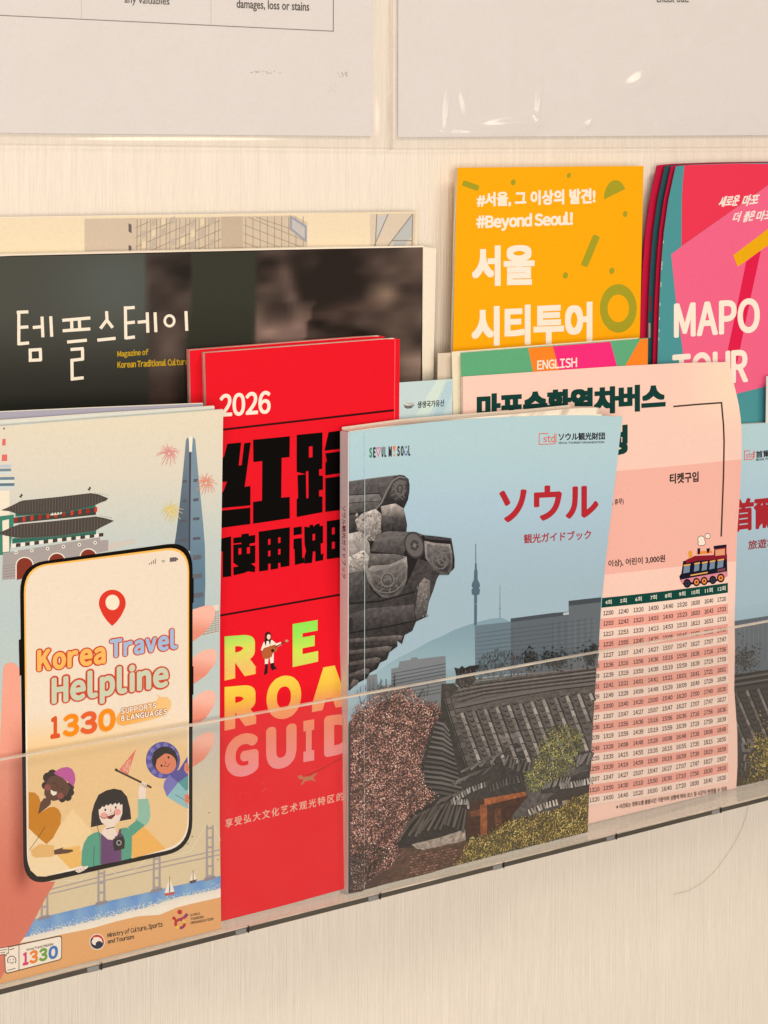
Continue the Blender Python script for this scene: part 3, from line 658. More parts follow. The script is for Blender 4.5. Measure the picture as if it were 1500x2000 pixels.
T8([(548, 660), (620, 654), (622, 668), (550, 674)], OGT); T8([(552, 646), (566, 644), (564, 672), (554, 674)], NV); T8([(594, 646), (612, 644), (606, 666), (598, 667)], NV); T8([(508, 664), (518, 654), (530, 662), (528, 688), (514, 692)], (236, 160, 60))
for x, y, w in ((490, 730, 28), (540, 722, 22), (576, 718, 22), (612, 712, 22), (648, 706, 26)): T8([(x, y), (x+w, y-5), (x+w-2, y+26), (x-4, y+32)], (120, 142, 162)); T8([(x-2, y-8), (x+w+2, y-13), (x+w+2, y-6), (x-2, y-1)], (238, 176, 90))
T8([(470, 792), (520, 782), (690, 752), (691, 776), (640, 790), (480, 808)], (226, 140, 150)); T8([(520, 768), (600, 754), (600, 760), (520, 774)], (238, 176, 90)); T8([(646, 742), (682, 736), (682, 748), (646, 754)], (120, 70, 84))
for x, y, rr, c_ in ((505, 808, 16, NV), (548, 802, 15, OGT), (584, 797, 15, OGT), (624, 792, 15, NV), (661, 783, 16, OGT)):
    X_, Y_ = z8([(x, y)])[0]; a.ell(X_, Y_, rr/2.381+.8, rr/2.0+.8, NV, n=18); a.ell(X_, Y_, rr/3.3, rr/2.9, c_ if c_ != NV else (56, 52, 64), n=16); a.ell(X_, Y_, 1.8, 2.1, NV, n=10)
for x, y, rr in ((570, 604, 15), (576, 618, 13), (600, 588, 11), (566, 622, 10)): X_, Y_ = z8([(x, y)])[0]; a.ell(X_, Y_, rr/2.381+1, rr/2.381+1.2, (90, 56, 50), n=16)
for x, y, rr in ((570, 604, 15), (576, 618, 13), (600, 588, 11), (566, 622, 10)): X_, Y_ = z8([(x, y)])[0]; a.ell(X_, Y_, rr/2.381, rr/2.381, (255, 240, 222), n=16)
# table: columns run with the sheet, 40 minutes apart
rows = [0, 3, 13, 25, 27, 36, 39, 41, 49, 60, 67, 76, 79, 88, 95, 99, 107, 110, 120]
y4 = [945, 993, 1042, 1090, 1140, 1187, 1233, 1281, 1328, 1377, 1424, 1470, 1516, 1567, 1613, 1660, 1708, 1757, 1803]
y12 = [882, 929, 975, 1025, 1070, 1117, 1162, 1210, 1253, 1301, 1348, 1396, 1441, 1488, 1534, 1580, 1624, 1668, 1713]
c0 = np.array([3, 72, 138, 208, 278, 348, 416, 481, 543, 605, 665]); c1 = np.array([3, 72, 137, 205, 275, 342, 408, 474, 537, 600, 663])
ycol = lambda i, x: y4[i]+(y12[i]-y4[i])*((x-138)/527+.045*math.sin(math.pi*(x-138)/527)*-1)
def strip(t0, t1, col, xr0=694, xr1=694):
    xs = [-60, 72, 138, 208, 278, 348, 416, 481, 543, 605, 665, xr0]
    a.poly(z8([(x, t0(x)) for x in xs]+[(x, t1(x)) for x in xs[::-1]]), col)
strip(lambda x: ycol(0, x)-72, lambda x: ycol(0, x)-27, (14, 70, 60))
for i in range(19):
    nx_ = (lambda x, i=i: (ycol(i, x)+ycol(i+1, x))/2) if i < 18 else (lambda x: ycol(18, x)+23)
    pv = (lambda x, i=i: (ycol(i, x)+ycol(i-1, x))/2) if i else (lambda x: ycol(0, x)-26.8)
    strip(pv, nx_, (241, 168, 150) if i % 2 else (250, 219, 200))
for k in range(11):
    x = c0[k]; y = ycol(0, x)-50; w = 15 if k < 8 else 18; sl = (ycol(0, x+w)-ycol(0, x-w))/2
    (p, q, s_, t_) = z8([(x-w, y-11-sl), (x-w, y+11-sl), (x+w, y-11+sl), (x+w, y+11+sl)]); a.text(f'{k+2}회', (p, q, s_, t_), (232, 226, 206), .016)
for i in range(19):
    for k in range(11):
        x = c0[k]+(c1[k]-c0[k])*i/18; y = ycol(i, x); mn = 720+rows[i]+40*(k-2); w = 23.5 if k < 8 else 20.5; sl = (ycol(i, x+w)-ycol(i, x-w))/2
        (p, q, s_, t_) = z8([(x-w, y-11-sl), (x-w, y+10-sl), (x+w, y-11+sl), (x+w, y+10+sl)]); a.text(f'{mn//60}:{mn%60:02d}', (p, q, s_, t_), (74, 58, 54), .02, tight=.1)
a.text('※ 시간표는 정류소별 출발시간 기준이며 상황에 따라 코스 및 시간이 변경될 수 있음', (1203, 1571, 1580, 1419, 1535, 1545), (88, 66, 60), .012)
slab('front_panel', S, pe, 0, .00016, [M_coat], r, pcol, a, 40, 40)
sh = lambda p, d, e: [(x+d, y+e) for x, y in p]
slab('back_panel', S, (sh(pe[0], -1.5, 1), sh(pe[1], -1.5, 1), sh(pe[2], -1.5, 1), sh(pe[3], -1.5, 1)), .0006, .0008, [M_coat], r, (244, 206, 186), None, 30, 30)

# ---------------------------------------------------------------- roofscape printed on the two blue guides
na, nb = vnoise(23, 21), vnoise(41, 22)
def tint(c, k): return np.clip(np.array(c, float)*k, 0, 255)
def roofscape(a, cz, inside, x_min=-1e9, eaves=True):
    """cz maps the artwork's own coordinates (2.5 per photo pixel) to the sheet; lower half continues at +1150."""
    U = lambda p: cz(p); Lw = lambda p: cz([(x, y+1150) for x, y in p])
    keep = lambda P: P[inside(P)]
    g = np.random.default_rng(11)
    # hill and city
    a.poly(Lw([(101, 450), (300, 420), (540, 350), (600, 330), (1296, 300), (1284, 620), (1266, 964), (900, 1055), (101, 1266)]), (62, 56, 52))
    a.poly(U([(240, 1330), (330, 1270), (420, 1225), (500, 1180), (560, 1155), (620, 1125), (660, 1110), (700, 1097), (760, 1080), (800, 1070), (850, 1066), (890, 1085), (930, 1100), (930, 1480), (240, 1480)]), lambda x, y: np.array((134, 162, 172))+np.array((22, 20, 16))*sst(1215, 1330, y))
    a.poly(Lw([(190, 200), (240, 190), (245, 250), (310, 245), (310, 165), (345, 158), (350, 130), (405, 122), (408, 112), (435, 108), (440, 118), (575, 102), (580, 350), (190, 380)]), (128, 132, 134))
    for k in range(9): a.line(Lw([(312, 190+k*17), (577, 140+k*17)]), 2.2, (96, 101, 106))
    for x in (205, 222, 260, 285): a.line(Lw([(x, 215), (x, 330)]), 2.4, (108, 114, 118))
    a.poly(Lw([(718, -45), (900, -65), (905, 190), (720, 210)]), (108, 126, 134)); a.poly(Lw([(893, -78), (1100, -105), (1180, -112), (1182, 180), (893, 190)]), (98, 106, 112))
    a.poly(Lw([(1176, -164), (1250, -175), (1336, -182), (1318, 160), (1182, 172)]), (104, 110, 114))
    a.poly(Lw([(893, -80), (1100, -107), (1180, -114), (1180, -98), (893, -62)]), (76, 82, 88)); a.poly(Lw([(1176, -166), (1336, -184), (1334, -160), (1178, -142)]), (72, 78, 82)); a.poly(Lw([(1150, -108), (1178, -112), (1178, -100), (1150, -96)]), (190, 196, 196))
    for k in range(26):
        x = 905+k*16; a.line(Lw([(x, -40-(x-905)*.12), (x, 160)]), .7, (120, 126, 130) if k % 2 else (84, 92, 98))
    for k in range(9): a.line(Lw([(725, -5+k*20), (1315, -82+k*22)]), .6, (86, 95, 101))
    # tower and mast
    TW = (86, 108, 122)
    a.poly(U([(721, 705), (724, 705), (725, 800), (727, 802), (728, 832), (731, 835), (732, 880), (742, 900), (743, 915), (737, 922), (744, 928), (740, 952), (729, 956), (728, 1100), (715, 1105), (715, 956), (704, 952), (702, 930), (709, 922), (703, 914), (704, 900), (714, 880), (715, 836), (718, 832), (719, 802), (721, 800)]), TW)
    a.line(U([(716, 1000), (728, 1000)]), 1, (140, 164, 174)); a.line(U([(841, 905), (841, 1066)]), [1, 2.2], (120, 142, 152)); a.line(U([(837, 1020), (845, 1020)]), 1, TW)
    # bare shrubs behind the ridge
    P = np.stack([g.uniform(735, 950, 420), 1150+g.uniform(70, 215, 420)], 1); P = keep(P[(P[:, 1]-1150) > 60+abs(P[:, 0]-840)*.5])
    a.scatter(np.array(cz(P)), g.uniform(2, 6, len(P)), np.array([C(tint((70, 66, 64), k)) for k in g.uniform(.6, 1.7, len(P))]), .00026, .00034, .12, g.normal(1.6, .35, len(P)))
    for cx, cy, rx, ry in ((985, 120, 26, 46), (1110, 125, 78, 44), (1290, 100, 50, 50)):
        n = 260; P = np.stack([g.normal(cx, rx*.5, n), 1150+g.normal(cy, ry*.5, n)], 1); P = keep(P)
        a.scatter(np.array(cz(P)), g.uniform(1.5, 4, len(P)), np.array([C(tint((50, 52, 52), k)) for k in g.uniform(.6, 1.6, len(P))]), .00026, .00034, .6)
    # main tiled roof
    def tx(c, amp=.3, k=.045):
        c = np.array(c, float)
        return lambda x, y: np.clip(c*(1+amp*(1.5*na(x*k*.3, y*k*.3)+1.1*nb(x*k*.5, y*k*.5)-1.3)), 0, 255)
    Q = lambda p, c: a.poly(Lw(p), tx(c), step=5)
    Q([(555, 240), (620, 235), (640, 262), (720, 228), (1000, 195), (1312, 160), (1296, 420), (1282, 650), (1275, 760), (1100, 860), (900, 900), (700, 940), (600, 830), (540, 780), (450, 740), (470, 560), (550, 400)], (94, 88, 84))
    for k in range(8): a.line(Lw([(600+k*6, 262+k*11), (760, 238+k*9), (1000, 207+k*9), (1308, 168+k*9.5)]), [1.6, 2.2, 2.2, 2.4], tint((124, 117, 112) if k % 2 else (44, 41, 40), g.uniform(.85, 1.1)))
    a.line(Lw([(725, 220), (1000, 190), (1312, 155)]), 3.6, (122, 116, 112)); a.line(Lw([(620, 352), (860, 300), (1110, 258), (1306, 235)]), 5.5, (112, 105, 100)); a.line(Lw([(620, 362), (860, 311), (1110, 268), (1306, 246)]), 2, (40, 38, 37))
    # ridge-end ornament
    Q([(555, 238), (612, 238), (640, 262), (600, 300), (608, 335), (570, 320), (560, 280)], (60, 57, 55))
    Q([(618, 158), (640, 165), (655, 150), (668, 162), (690, 152), (742, 145), (735, 165), (718, 190), (722, 222), (690, 250), (650, 262), (622, 235), (628, 200)], (54, 51, 49))
    for k in range(60): x, y = g.uniform(628, 725), g.uniform(160, 255); a.line(Lw([(x, y), (x+g.uniform(-12, 12), y+g.uniform(4, 14))]), 1.1, tint((110, 102, 96), g.uniform(.6, 1.2)), z=.0003+k*1e-6)
    # covered tile rows running down the slope
    for i in range(13):
        x0, y0 = 655+i*57, 380-i*9.2+(0 if i < 11 else 6); x1, y1 = x0+95+i*2, 640-i*4.5
        for m in range(11):                                              # curved pan tiles between the rows
            t_ = m/11; X_, Y_ = x0+(x1-x0)*t_-26, y0+(y1-y0)*t_-2
            if X_ < 1290-(Y_-300)*.1 and X_ > 610+(Y_-340)*.28:
                q = cz([(X_-14, Y_+1150), (X_, Y_+1158), (X_+16, Y_+1148)]); a.line(q, [.8, 2.4, .8], (42, 39, 38), z=.00021+((i*5+m*3) % 13)*4e-6)
                q = cz([(X_-14, Y_+1158), (X_, Y_+1166), (X_+16, Y_+1156)]); a.line(q, [.6, 1.6, .6], tint((106, 99, 94), g.uniform(.8, 1.15)), z=.00027+((i*5+m*3) % 13)*4e-6)
        for m in range(9):                                               # cover tiles
            t0, t1 = m/9, (m+1.0)/9
            A_, B_ = (x0+(x1-x0)*t0, y0+(y1-y0)*t0), (x0+(x1-x0)*t1, y0+(y1-y0)*t1)
            if B_[0] > 1297-(B_[1]-300)*.08: break
            k = g.uniform(.78, 1.22); z = .00034+(m % 2)*1e-5+(i % 3)*2e-5
            a.line(Lw([(A_[0]+5, A_[1]), (B_[0]+5, B_[1]+2)]), 7.5, tint((56, 52, 50), k), z=z); a.line(Lw([(A_[0]-3, A_[1]), (B_[0]-3, B_[1])]), [5.6, 6.6], tint((150, 142, 134), k), z=z+5e-6); a.line(Lw([(B_[0]-10, B_[1]-2), (B_[0]+10, B_[1]+2)]), 1.2, (40, 37, 36), z=z+9e-6)
    # hip on the left
    Q([(556, 262), (600, 300), (690, 640), (660, 690), (545, 785), (442, 745), (455, 640), (480, 540), (505, 455), (552, 385)], (52, 49, 48))
    for k in range(15):
        y = 420+k*24; x0, x1 = 525-k*6.2, 598+k*5.2
        a.line(Lw([(x0, y+4), ((x0+x1)/2, y+14), (x1-8, y+50-k)]), [3, 5.5, 3.4], tint((104, 99, 96), g.uniform(.75, 1.15)), z=.00040+(k % 5)*1e-5); a.line(Lw([(x0, y+13), ((x0+x1)/2, y+25), (x1-8, y+60-k)]), [1, 2.6, 2], (32, 30, 30), z=.00046+(k % 5)*1e-5)
    for k in range(12):
        t0, t1 = k/12, (k+1)/12; p = lambda t: (572+118*t**1.1, 275+372*t); a.line(Lw([p(t0), p(t1)]), 12, tint((96, 90, 86), g.uniform(.75, 1.2)), z=.00052+(k % 2)*1e-5); a.line(Lw([(p(t0)[0]-9, p(t0)[1]), (p(t1)[0]-9, p(t1)[1])]), 2.2, (38, 36, 35), z=.00054+(k % 2)*1e-5); a.line(Lw([(p(t1)[0]-13, p(t1)[1]+3), (p(t1)[0]+13, p(t1)[1]-3)]), 1.2, (40, 37, 36), z=.00056)
    # confusion of eaves, hips and small roofs lower down
    Q([(690, 655), (830, 590), (900, 560), (985, 545), (1000, 610), (960, 700), (970, 770), (765, 800), (650, 840), (560, 820), (540, 790), (640, 700)], (58, 55, 53))
    def tiles(path, n, w, ang, ln, base, z):
        P = along(path, n)
        for k, (x, y) in enumerate(P):
            d = g.normal(ang, .12); c_, s_ = math.cos(d), math.sin(d); q = g.uniform(.75, 1.2)
            a.line(Lw([(x, y), (x+ln*c_, y+ln*s_)]), [w*.6, w], tint(base, q), z=z+(k % 4)*7e-6); a.line(Lw([(x+5, y+3), (x+5+ln*c_, y+3+ln*s_)]), [w*.4, w*.5], (34, 32, 31), z=z-3e-5+(k % 4)*7e-6)
    tiles([(700, 640), (800, 590), (870, 560)], 9, 4.6, 2.5, 60, (112, 106, 100), .00064); tiles([(880, 585), (930, 610), (985, 620)], 7, 4.6, 1.9, 55, (104, 98, 94), .00066)
    Q([(885, 530), (925, 495), (960, 520), (955, 560), (910, 575)], (104, 100, 98)); Q([(892, 535), (924, 525), (945, 545), (912, 560)], (48, 45, 44)); Q([(818, 490), (880, 488), (930, 470), (925, 495), (885, 520), (840, 530)], (122, 114, 108))
    tiles([(640, 705), (720, 668), (800, 640)], 12, 4, 2.55, 48, (108, 102, 98), .00070); tiles([(600, 800), (680, 745), (760, 715)], 13, 4.2, 1.35, 26, (166, 160, 152), .00076); tiles([(560, 800), (620, 770), (700, 742)], 12, 4.2, 2.45, 60, (98, 92, 88), .00072)
    tiles([(770, 740), (860, 700), (955, 680)], 12, 4.4, 1.4, 34, (92, 87, 84), .00076)
    # timber, plaster and brick
    Q([(680, 820), (765, 800), (960, 762), (975, 790), (900, 880), (880, 980), (672, 985)], (70, 42, 30)); Q([(762, 800), (962, 764), (968, 784), (766, 832)], (168, 94, 54)); Q([(742, 830), (776, 826), (778, 982), (745, 986)], (150, 84, 48)); Q([(815, 850), (846, 842), (848, 940), (816, 950)], (104, 62, 40)); Q([(695, 862), (742, 852), (742, 880), (696, 888)], (118, 68, 42))
    Q([(1145, 765), (1175, 755), (1175, 850), (1145, 858)], (176, 152, 134))
    Q([(335, 1005), (400, 880), (470, 840), (560, 800), (640, 800), (682, 845), (672, 945), (440, 1022), (350, 1040)], (48, 44, 42))
    tiles([(420, 880), (500, 840), (600, 810)], 14, 5, 2.15, 150, (100, 92, 86), .00082); tiles([(600, 820), (640, 830), (670, 850)], 6, 5, 1.9, 110, (92, 86, 80), .00084); tiles([(600, 800), (680, 800), (680, 820)], 9, 4.4, 1.5, 26, (160, 154, 146), .00088)
    Q([(408, 1022), (540, 990), (670, 948), (672, 1002), (560, 1030), (470, 1048), (430, 1042)], (166, 150, 136))
    Q([(340, 1040), (430, 1042), (470, 1048), (672, 1003), (700, 1020), (610, 1128), (480, 1168), (330, 1203), (165, 1246), (160, 1120), (250, 1060)], (96, 70, 58))
    for r_ in range(14):
        for c_ in range(18):
            x = 395+c_*19+(r_ % 2)*9; y = 1066+r_*13-(x-470)*.2
            if y > 1052-(x-470)*.22 and y < 1192-(x-330)*.235 and x < 690-r_*7 and x > 345:
                a.line(Lw([(x, y), (x+15, y-3.4)]), 3.4, tint((128, 92, 76), g.uniform(.7, 1.25)), z=.00092+((r_+c_) % 3)*6e-6)
    # side pavilion on the right
    Q([(1205, 590), (1240, 562), (1290, 565), (1284, 660), (1210, 655), (1195, 630)], (74, 70, 68)); tiles([(1215, 585), (1290, 570)], 7, 5, 1.9, 60, (112, 106, 102), .00082)
    Q([(1040, 740), (1100, 692), (1180, 690), (1280, 660), (1276, 745), (1140, 770), (1040, 775)], (62, 58, 57)); tiles([(1065, 712), (1120, 695), (1180, 690)], 9, 4.6, 1.9, 44, (124, 118, 112), .00086); tiles([(1130, 720), (1200, 712), (1275, 695)], 12, 4.6, 1.4, 30, (170, 162, 154), .0009)
    tiles([(975, 850), (1040, 820), (1110, 800)], 10, 4.6, 1.3, 30, (180, 168, 154), .0009)
    # leaves
    def leaves(poly_, n, size, pal, z0, z1_, asp=.5, ang=None, edge=0):
        P0 = np.array(poly_, float); lo, hi = P0.min(0), P0.max(0); P = g.uniform(lo, hi, (n, 2))
        x, y = P.T; ins = np.zeros(n, bool); j = len(P0)-1
        for i in range(len(P0)):
            c_ = ((P0[i, 1] > y) != (P0[j, 1] > y)) & (x < (P0[j, 0]-P0[i, 0])*(y-P0[i, 1])/(P0[j, 1]-P0[i, 1]+1e-9)+P0[i, 0]); ins ^= c_; j = i
        P = P[ins]+g.normal(0, edge, (ins.sum(), 2)); P[:, 1] += 1150; P = keep(P)
        cl = np.sin(P[:, 0]*.045+np.sin(P[:, 1]*.03)*2)*np.sin(P[:, 1]*.05+P[:, 0]*.02)
        cols = np.array([C(tint(pal[g.integers(len(pal))], g.uniform(.8, 1.38)*(1+.26*q))) for q in cl])
        a.scatter(np.array(cz(P)), g.uniform(size*.22, size*.56, len(P)), cols, z0, z1_, asp, None if ang is None else g.normal(ang, .5, len(P)))
    tree = [(102, 420), (130, 350), (200, 318), (260, 262), (330, 248), (400, 262), (450, 318), (535, 330), (545, 380), (500, 450), (470, 540), (450, 640), (470, 740), (525, 770), (515, 800), (400, 880), (340, 1000), (340, 1100), (102, 1262)]
    a.poly(Lw([(101, 430), (140, 380), (240, 340), (330, 300), (430, 340), (520, 350), (480, 480), (440, 640), (465, 750), (500, 790), (395, 890), (335, 1010), (330, 1110), (240, 1232), (101, 1264)]), (84, 64, 58))
    for p, w in (([(345, 640), (335, 520), (325, 430), (318, 330), (322, 190)], [5, 5, 4, 3, 1]), ([(325, 500), (270, 420), (190, 360), (150, 320)], [4, 3, 2, 1]), ([(328, 470), (400, 400), (440, 300), (462, 262)], [4, 3, 2, 1]), ([(320, 380), (280, 300), (262, 250)], [2.5, 2, 1]), ([(400, 400), (470, 360), (530, 320)], [2.5, 2, 1]), ([(318, 330), (370, 280), (400, 240)], [2, 1.5, .8])):
        a.line(Lw(p), w, (48, 36, 34), z=.00112)
    for k in range(70):
        x, y = g.uniform(130, 500), g.uniform(215, 420); a.line(Lw([(x, y+30), (x+g.normal(0, 14), y)]), [1.3, .5], (62, 48, 46), z=.00113+k*1e-6)
    leaves(tree, 15000, 4.0, [(172, 120, 106), (196, 146, 130), (148, 98, 88), (112, 80, 74), (206, 160, 142), (88, 66, 62)], .00114, .00126, .55, None, 5)
    leaves([(102, 1040), (200, 1010), (300, 1050), (240, 1150), (102, 1262)], 1600, 4, [(58, 50, 46), (80, 66, 58), (40, 36, 34)], .00127, .00131, .5)
    for k in range(9): a.line(Lw([(102, 1080+k*22), (165, 1110+k*17)]), 3, tint((104, 96, 90), g.uniform(.7, 1.1)), z=.00128+k*1e-6)
    yl = [(606, 1128), (650, 1060), (690, 985), (760, 975), (800, 945), (870, 905), (950, 882), (1020, 872), (1100, 850), (1200, 785), (1278, 760), (1272, 962), (900, 1050)]
    a.poly(Lw([(612, 1124), (660, 1070), (700, 1000), (800, 962), (880, 922), (960, 898), (1100, 866), (1200, 805), (1274, 780), (1268, 960), (900, 1046)]), (92, 80, 50))
    leaves(yl, 9000, 4.6, [(176, 150, 78), (204, 178, 100), (140, 116, 58), (110, 96, 54), (188, 160, 96), (86, 74, 46)], .00118, .0013, .32, 2.0, 4)
    sr = [(1060, 480), (1110, 445), (1180, 440), (1240, 480), (1240, 540), (1195, 600), (1200, 640), (1140, 690), (1060, 720), (1000, 770), (975, 740), (950, 670), (1000, 630), (1020, 560)]
    leaves(sr, 4000, 4.4, [(150, 140, 74), (120, 122, 66), (92, 104, 66), (70, 84, 58), (186, 166, 90)], .00118, .0013, .34, 2.2, 6)
    if not eaves: return
    # eaves with carved end tiles, upper left
    def V(p, c):
        P = np.array(U(p)); y0, y1, x0, x1 = P[:, 1].min(), P[:, 1].max(), P[:, 0].min(), P[:, 0].max(); f = tx(c, .22, .03)
        a.poly(P, lambda x, y: np.clip(f(x, y)*(1.34-.62*((y-y0)/(y1-y0))-.12*((x-x0)/(x1-x0))+.04*math.sin(x*1.1+y*.7)*math.sin(y*.9)), 0, 255), step=4)
    DK = (60, 56, 55)
    a.poly(U([(101, 402), (250, 382), (332, 372), (375, 372), (396, 390), (400, 440), (392, 490), (371, 535), (380, 572), (388, 612), (384, 648), (432, 649), (470, 663), (602, 678), (612, 735), (617, 820), (590, 856), (545, 856), (520, 900), (430, 1000), (101, 1010)]), (38, 35, 34))
    V([(101, 840), (180, 828), (205, 920), (250, 968), (320, 974), (385, 900), (440, 778), (520, 800), (540, 850), (515, 930), (492, 990), (480, 1062), (430, 1085), (412, 1130), (375, 1150), (362, 1195), (335, 1205), (320, 1250), (375, 1150), (340, 1240), (300, 1285), (250, 1310), (205, 1345), (150, 1385), (101, 1424)][:16]+[(338, 1178), (340, 1205), (300, 1235), (288, 1270), (255, 1285), (240, 1315), (205, 1335), (190, 1362), (150, 1382), (101, 1424)], DK)
    V([(101, 402), (160, 392), (250, 381), (332, 372), (300, 420), (270, 480), (240, 530), (200, 548), (101, 560)], (82, 78, 77)); V([(101, 470), (250, 462), (262, 482), (240, 530), (200, 548), (101, 560)], (104, 99, 96)); a.line(U([(101, 508), (180, 500), (250, 500)]), 1.4, (44, 42, 42)); a.line(U([(101, 468), (255, 458)]), 1.6, (48, 46, 46)); a.line(U([(101, 402), (250, 382), (332, 372)]), 1.6, (120, 114, 110)); a.line(U([(101, 560), (200, 548), (232, 556)]), 3, (54, 50, 50))
    V([(330, 372), (352, 368), (375, 372), (393, 388), (400, 415), (399, 450), (392, 490), (371, 535), (330, 514), (255, 538), (228, 558), (160, 556), (240, 530), (275, 480), (300, 420)], (58, 55, 55))
    a.line(U([(222, 552), (262, 505), (292, 440), (318, 396), (350, 378), (380, 384)]), [2, 3.4, 3.4, 3.2, 3, 2], (124, 118, 114)); V([(300, 470), (322, 410), (350, 390), (382, 400), (388, 440), (372, 490), (330, 500)], (84, 80, 78))
    for p in ([(318, 410), (345, 432), (380, 425)], [(322, 440), (348, 448), (384, 446)], [(312, 470), (335, 455), (362, 462), (378, 480)], [(345, 396), (352, 430), (344, 470)], [(362, 400), (356, 430), (372, 466)], [(330, 488), (352, 472), (368, 490)]): a.line(U(p), 1.6, (112, 105, 101), z=a.level(np.array(U(p))))
    V([(262, 565), (376, 568), (388, 612), (384, 650), (270, 648)], (72, 68, 67)); V([(258, 522), (330, 508), (370, 532), (378, 572), (330, 576), (265, 566)], (150, 140, 133))
    V([(132, 590), (168, 557), (232, 534), (262, 560), (260, 640), (240, 692), (190, 690), (150, 650)], (166, 155, 147)); V([(101, 655), (160, 640), (202, 700), (208, 760), (200, 800), (180, 832), (101, 850)], (150, 141, 134)); V([(101, 565), (150, 560), (132, 590), (150, 645), (101, 655)], (70, 66, 65)); V([(101, 770), (175, 735), (205, 770), (205, 800), (180, 832), (101, 850)], (178, 168, 158))
    for k in range(150):
        x, y = (g.uniform(140, 258), g.uniform(555, 690)) if k < 100 else (g.uniform(106, 196), g.uniform(750, 838))
        q = cz([(x, y)])[0]; a.ell(q[0], q[1], g.uniform(1, 3.4), g.uniform(.8, 2.4), tint((160, 150, 142), g.uniform(.62, 1.2)), g.uniform(0, 90), n=6)
    V([(205, 740), (225, 690), (240, 655), (300, 643), (432, 648), (462, 665), (400, 700), (372, 745), (372, 772), (330, 756)], (88, 83, 81)); a.line(U([(225, 690), (300, 672), (400, 672)]), 3, (112, 106, 103)); a.line(U([(205, 742), (330, 757), (376, 774)]), 2.4, (44, 42, 42))
    q = cz([(422, 712)])[0]; a.ell(q[0], q[1], 19.5, 27, (62, 58, 58), -16); a.ell(q[0]-.4, q[1]-.4, 16.5, 23, (104, 98, 95), -16)
    for k in range(6): an = k*math.pi/3+.3; a.ell(q[0]+6*math.cos(an), q[1]+8*math.sin(an), 3, 4, (70, 66, 65), math.degrees(an), n=10)
    a.ell(q[0], q[1], 2.4, 3, (130, 122, 116), n=10)
    V([(464, 662), (530, 668), (602, 678), (612, 735), (618, 780), (617, 822), (604, 838), (606, 760), (596, 690), (478, 682)], (54, 51, 51)); V([(470, 690), (520, 700), (596, 706), (606, 745), (608, 820), (590, 856), (548, 856), (512, 826), (474, 772)], (122, 115, 111)); V([(482, 704), (520, 712), (588, 718), (597, 760), (598, 812), (582, 840), (552, 840), (520, 812), (486, 766)], (92, 87, 85))
    for p in ([(490, 715), (525, 760), (545, 800)], [(505, 712), (548, 745), (590, 750)], [(530, 770), (560, 760), (592, 785)], [(520, 790), (550, 775), (575, 800), (560, 830)], [(560, 720), (550, 750), (560, 775)]): a.line(U(p), 1.6, (122, 115, 110))
    V([(180, 832), (205, 775), (330, 757), (384, 768), (388, 820), (385, 880), (360, 940), (318, 974), (262, 966), (222, 930), (196, 890)], (128, 121, 116)); V([(205, 752), (330, 755), (380, 770), (300, 806), (214, 812), (192, 825)], (94, 89, 86)); V([(205, 845), (300, 822), (372, 792), (376, 870), (350, 930), (310, 956), (262, 948), (225, 915)], (98, 93, 90))
    for p in ([(212, 850), (260, 870), (350, 830)], [(240, 905), (280, 878), (340, 872)], [(252, 935), (290, 905), (330, 910)], [(300, 860), (310, 900), (298, 940)], [(345, 850), (330, 900), (342, 925)], [(262, 850), (270, 890), (258, 920)]): a.line(U(p), 1.8, (124, 117, 112))
    for cx, cy, rx, ry, a0, a1, c_ in ((285, 868, 84, 78, 15, 165, (122, 115, 110)), (285, 868, 60, 54, 15, 165, (70, 66, 64)), (290, 880, 34, 36, 0, 359, (126, 119, 114)), (290, 880, 26, 28, 0, 359, (76, 72, 70)), (548, 770, 44, 58, 20, 200, (116, 110, 106)), (556, 778, 26, 32, 0, 359, (118, 112, 108)), (352, 436, 24, 36, 0, 359, (112, 105, 101)), (352, 436, 14, 20, 0, 359, (64, 60, 59))):
        q = cz([(cx, cy)])[0]; a.ring(q[0], q[1], rx/2.5, ry/2.5, 2.0, c_, 30, a0, a1)
    V([(101, 858), (172, 832), (176, 970), (101, 992)], (80, 76, 75)); V([(445, 902), (470, 870), (498, 885), (498, 955), (478, 1055), (432, 1072), (425, 1030), (436, 960)], (112, 105, 101))
    for k in range(50): q = cz([(g.uniform(436, 490), g.uniform(890, 1060))])[0]; a.ell(q[0], q[1], g.uniform(.8, 2.4), g.uniform(.8, 2.2), tint((120, 112, 108), g.uniform(.6, 1.3)), n=6)
    V([(101, 1050), (200, 1020), (330, 1010), (420, 1000), (424, 1078), (300, 1105), (101, 1140)], (76, 71, 70)); a.line(U([(101, 1142), (300, 1107), (426, 1080)]), 2.2, (30, 28, 28)); a.line(U([(101, 996), (250, 985), (420, 940)]), 3, (36, 34, 34)); q = cz([(112, 1098)])[0]; a.ell(q[0], q[1], 4.4, 14, (50, 47, 47))
    for k in range(9):
        x0, y0 = 375-k*27, 1152+k*27; V([(104, y0+18+k*1.5), (x0-34, y0-2), (x0-10, y0+2), (x0-16, y0+24), (104, y0+36+k)], tint((98, 90, 86), [1, .62][k % 2])) if x0 > 150 else None
def sky_col(top, low, y0, y1): return lambda x, y: np.array(top)+(np.array(low)-np.array(top))*sst(y0, y1, y)
def std_logo(a, box_, q):
    RL = (226, 96, 74); x0, y0, x1, y1, sl = box_
    a.line([(x0, y0+sl), (x0, y1+sl), (x1-4, y1), (x1, y1-4), (x1, y0)], 1.6, RL); a.line([(x0-.8, y0+sl), (x0+(x1-x0)*.55, y0+sl*.45)], 1.6, RL); a.text('std', q, RL, .012, tight=.06)
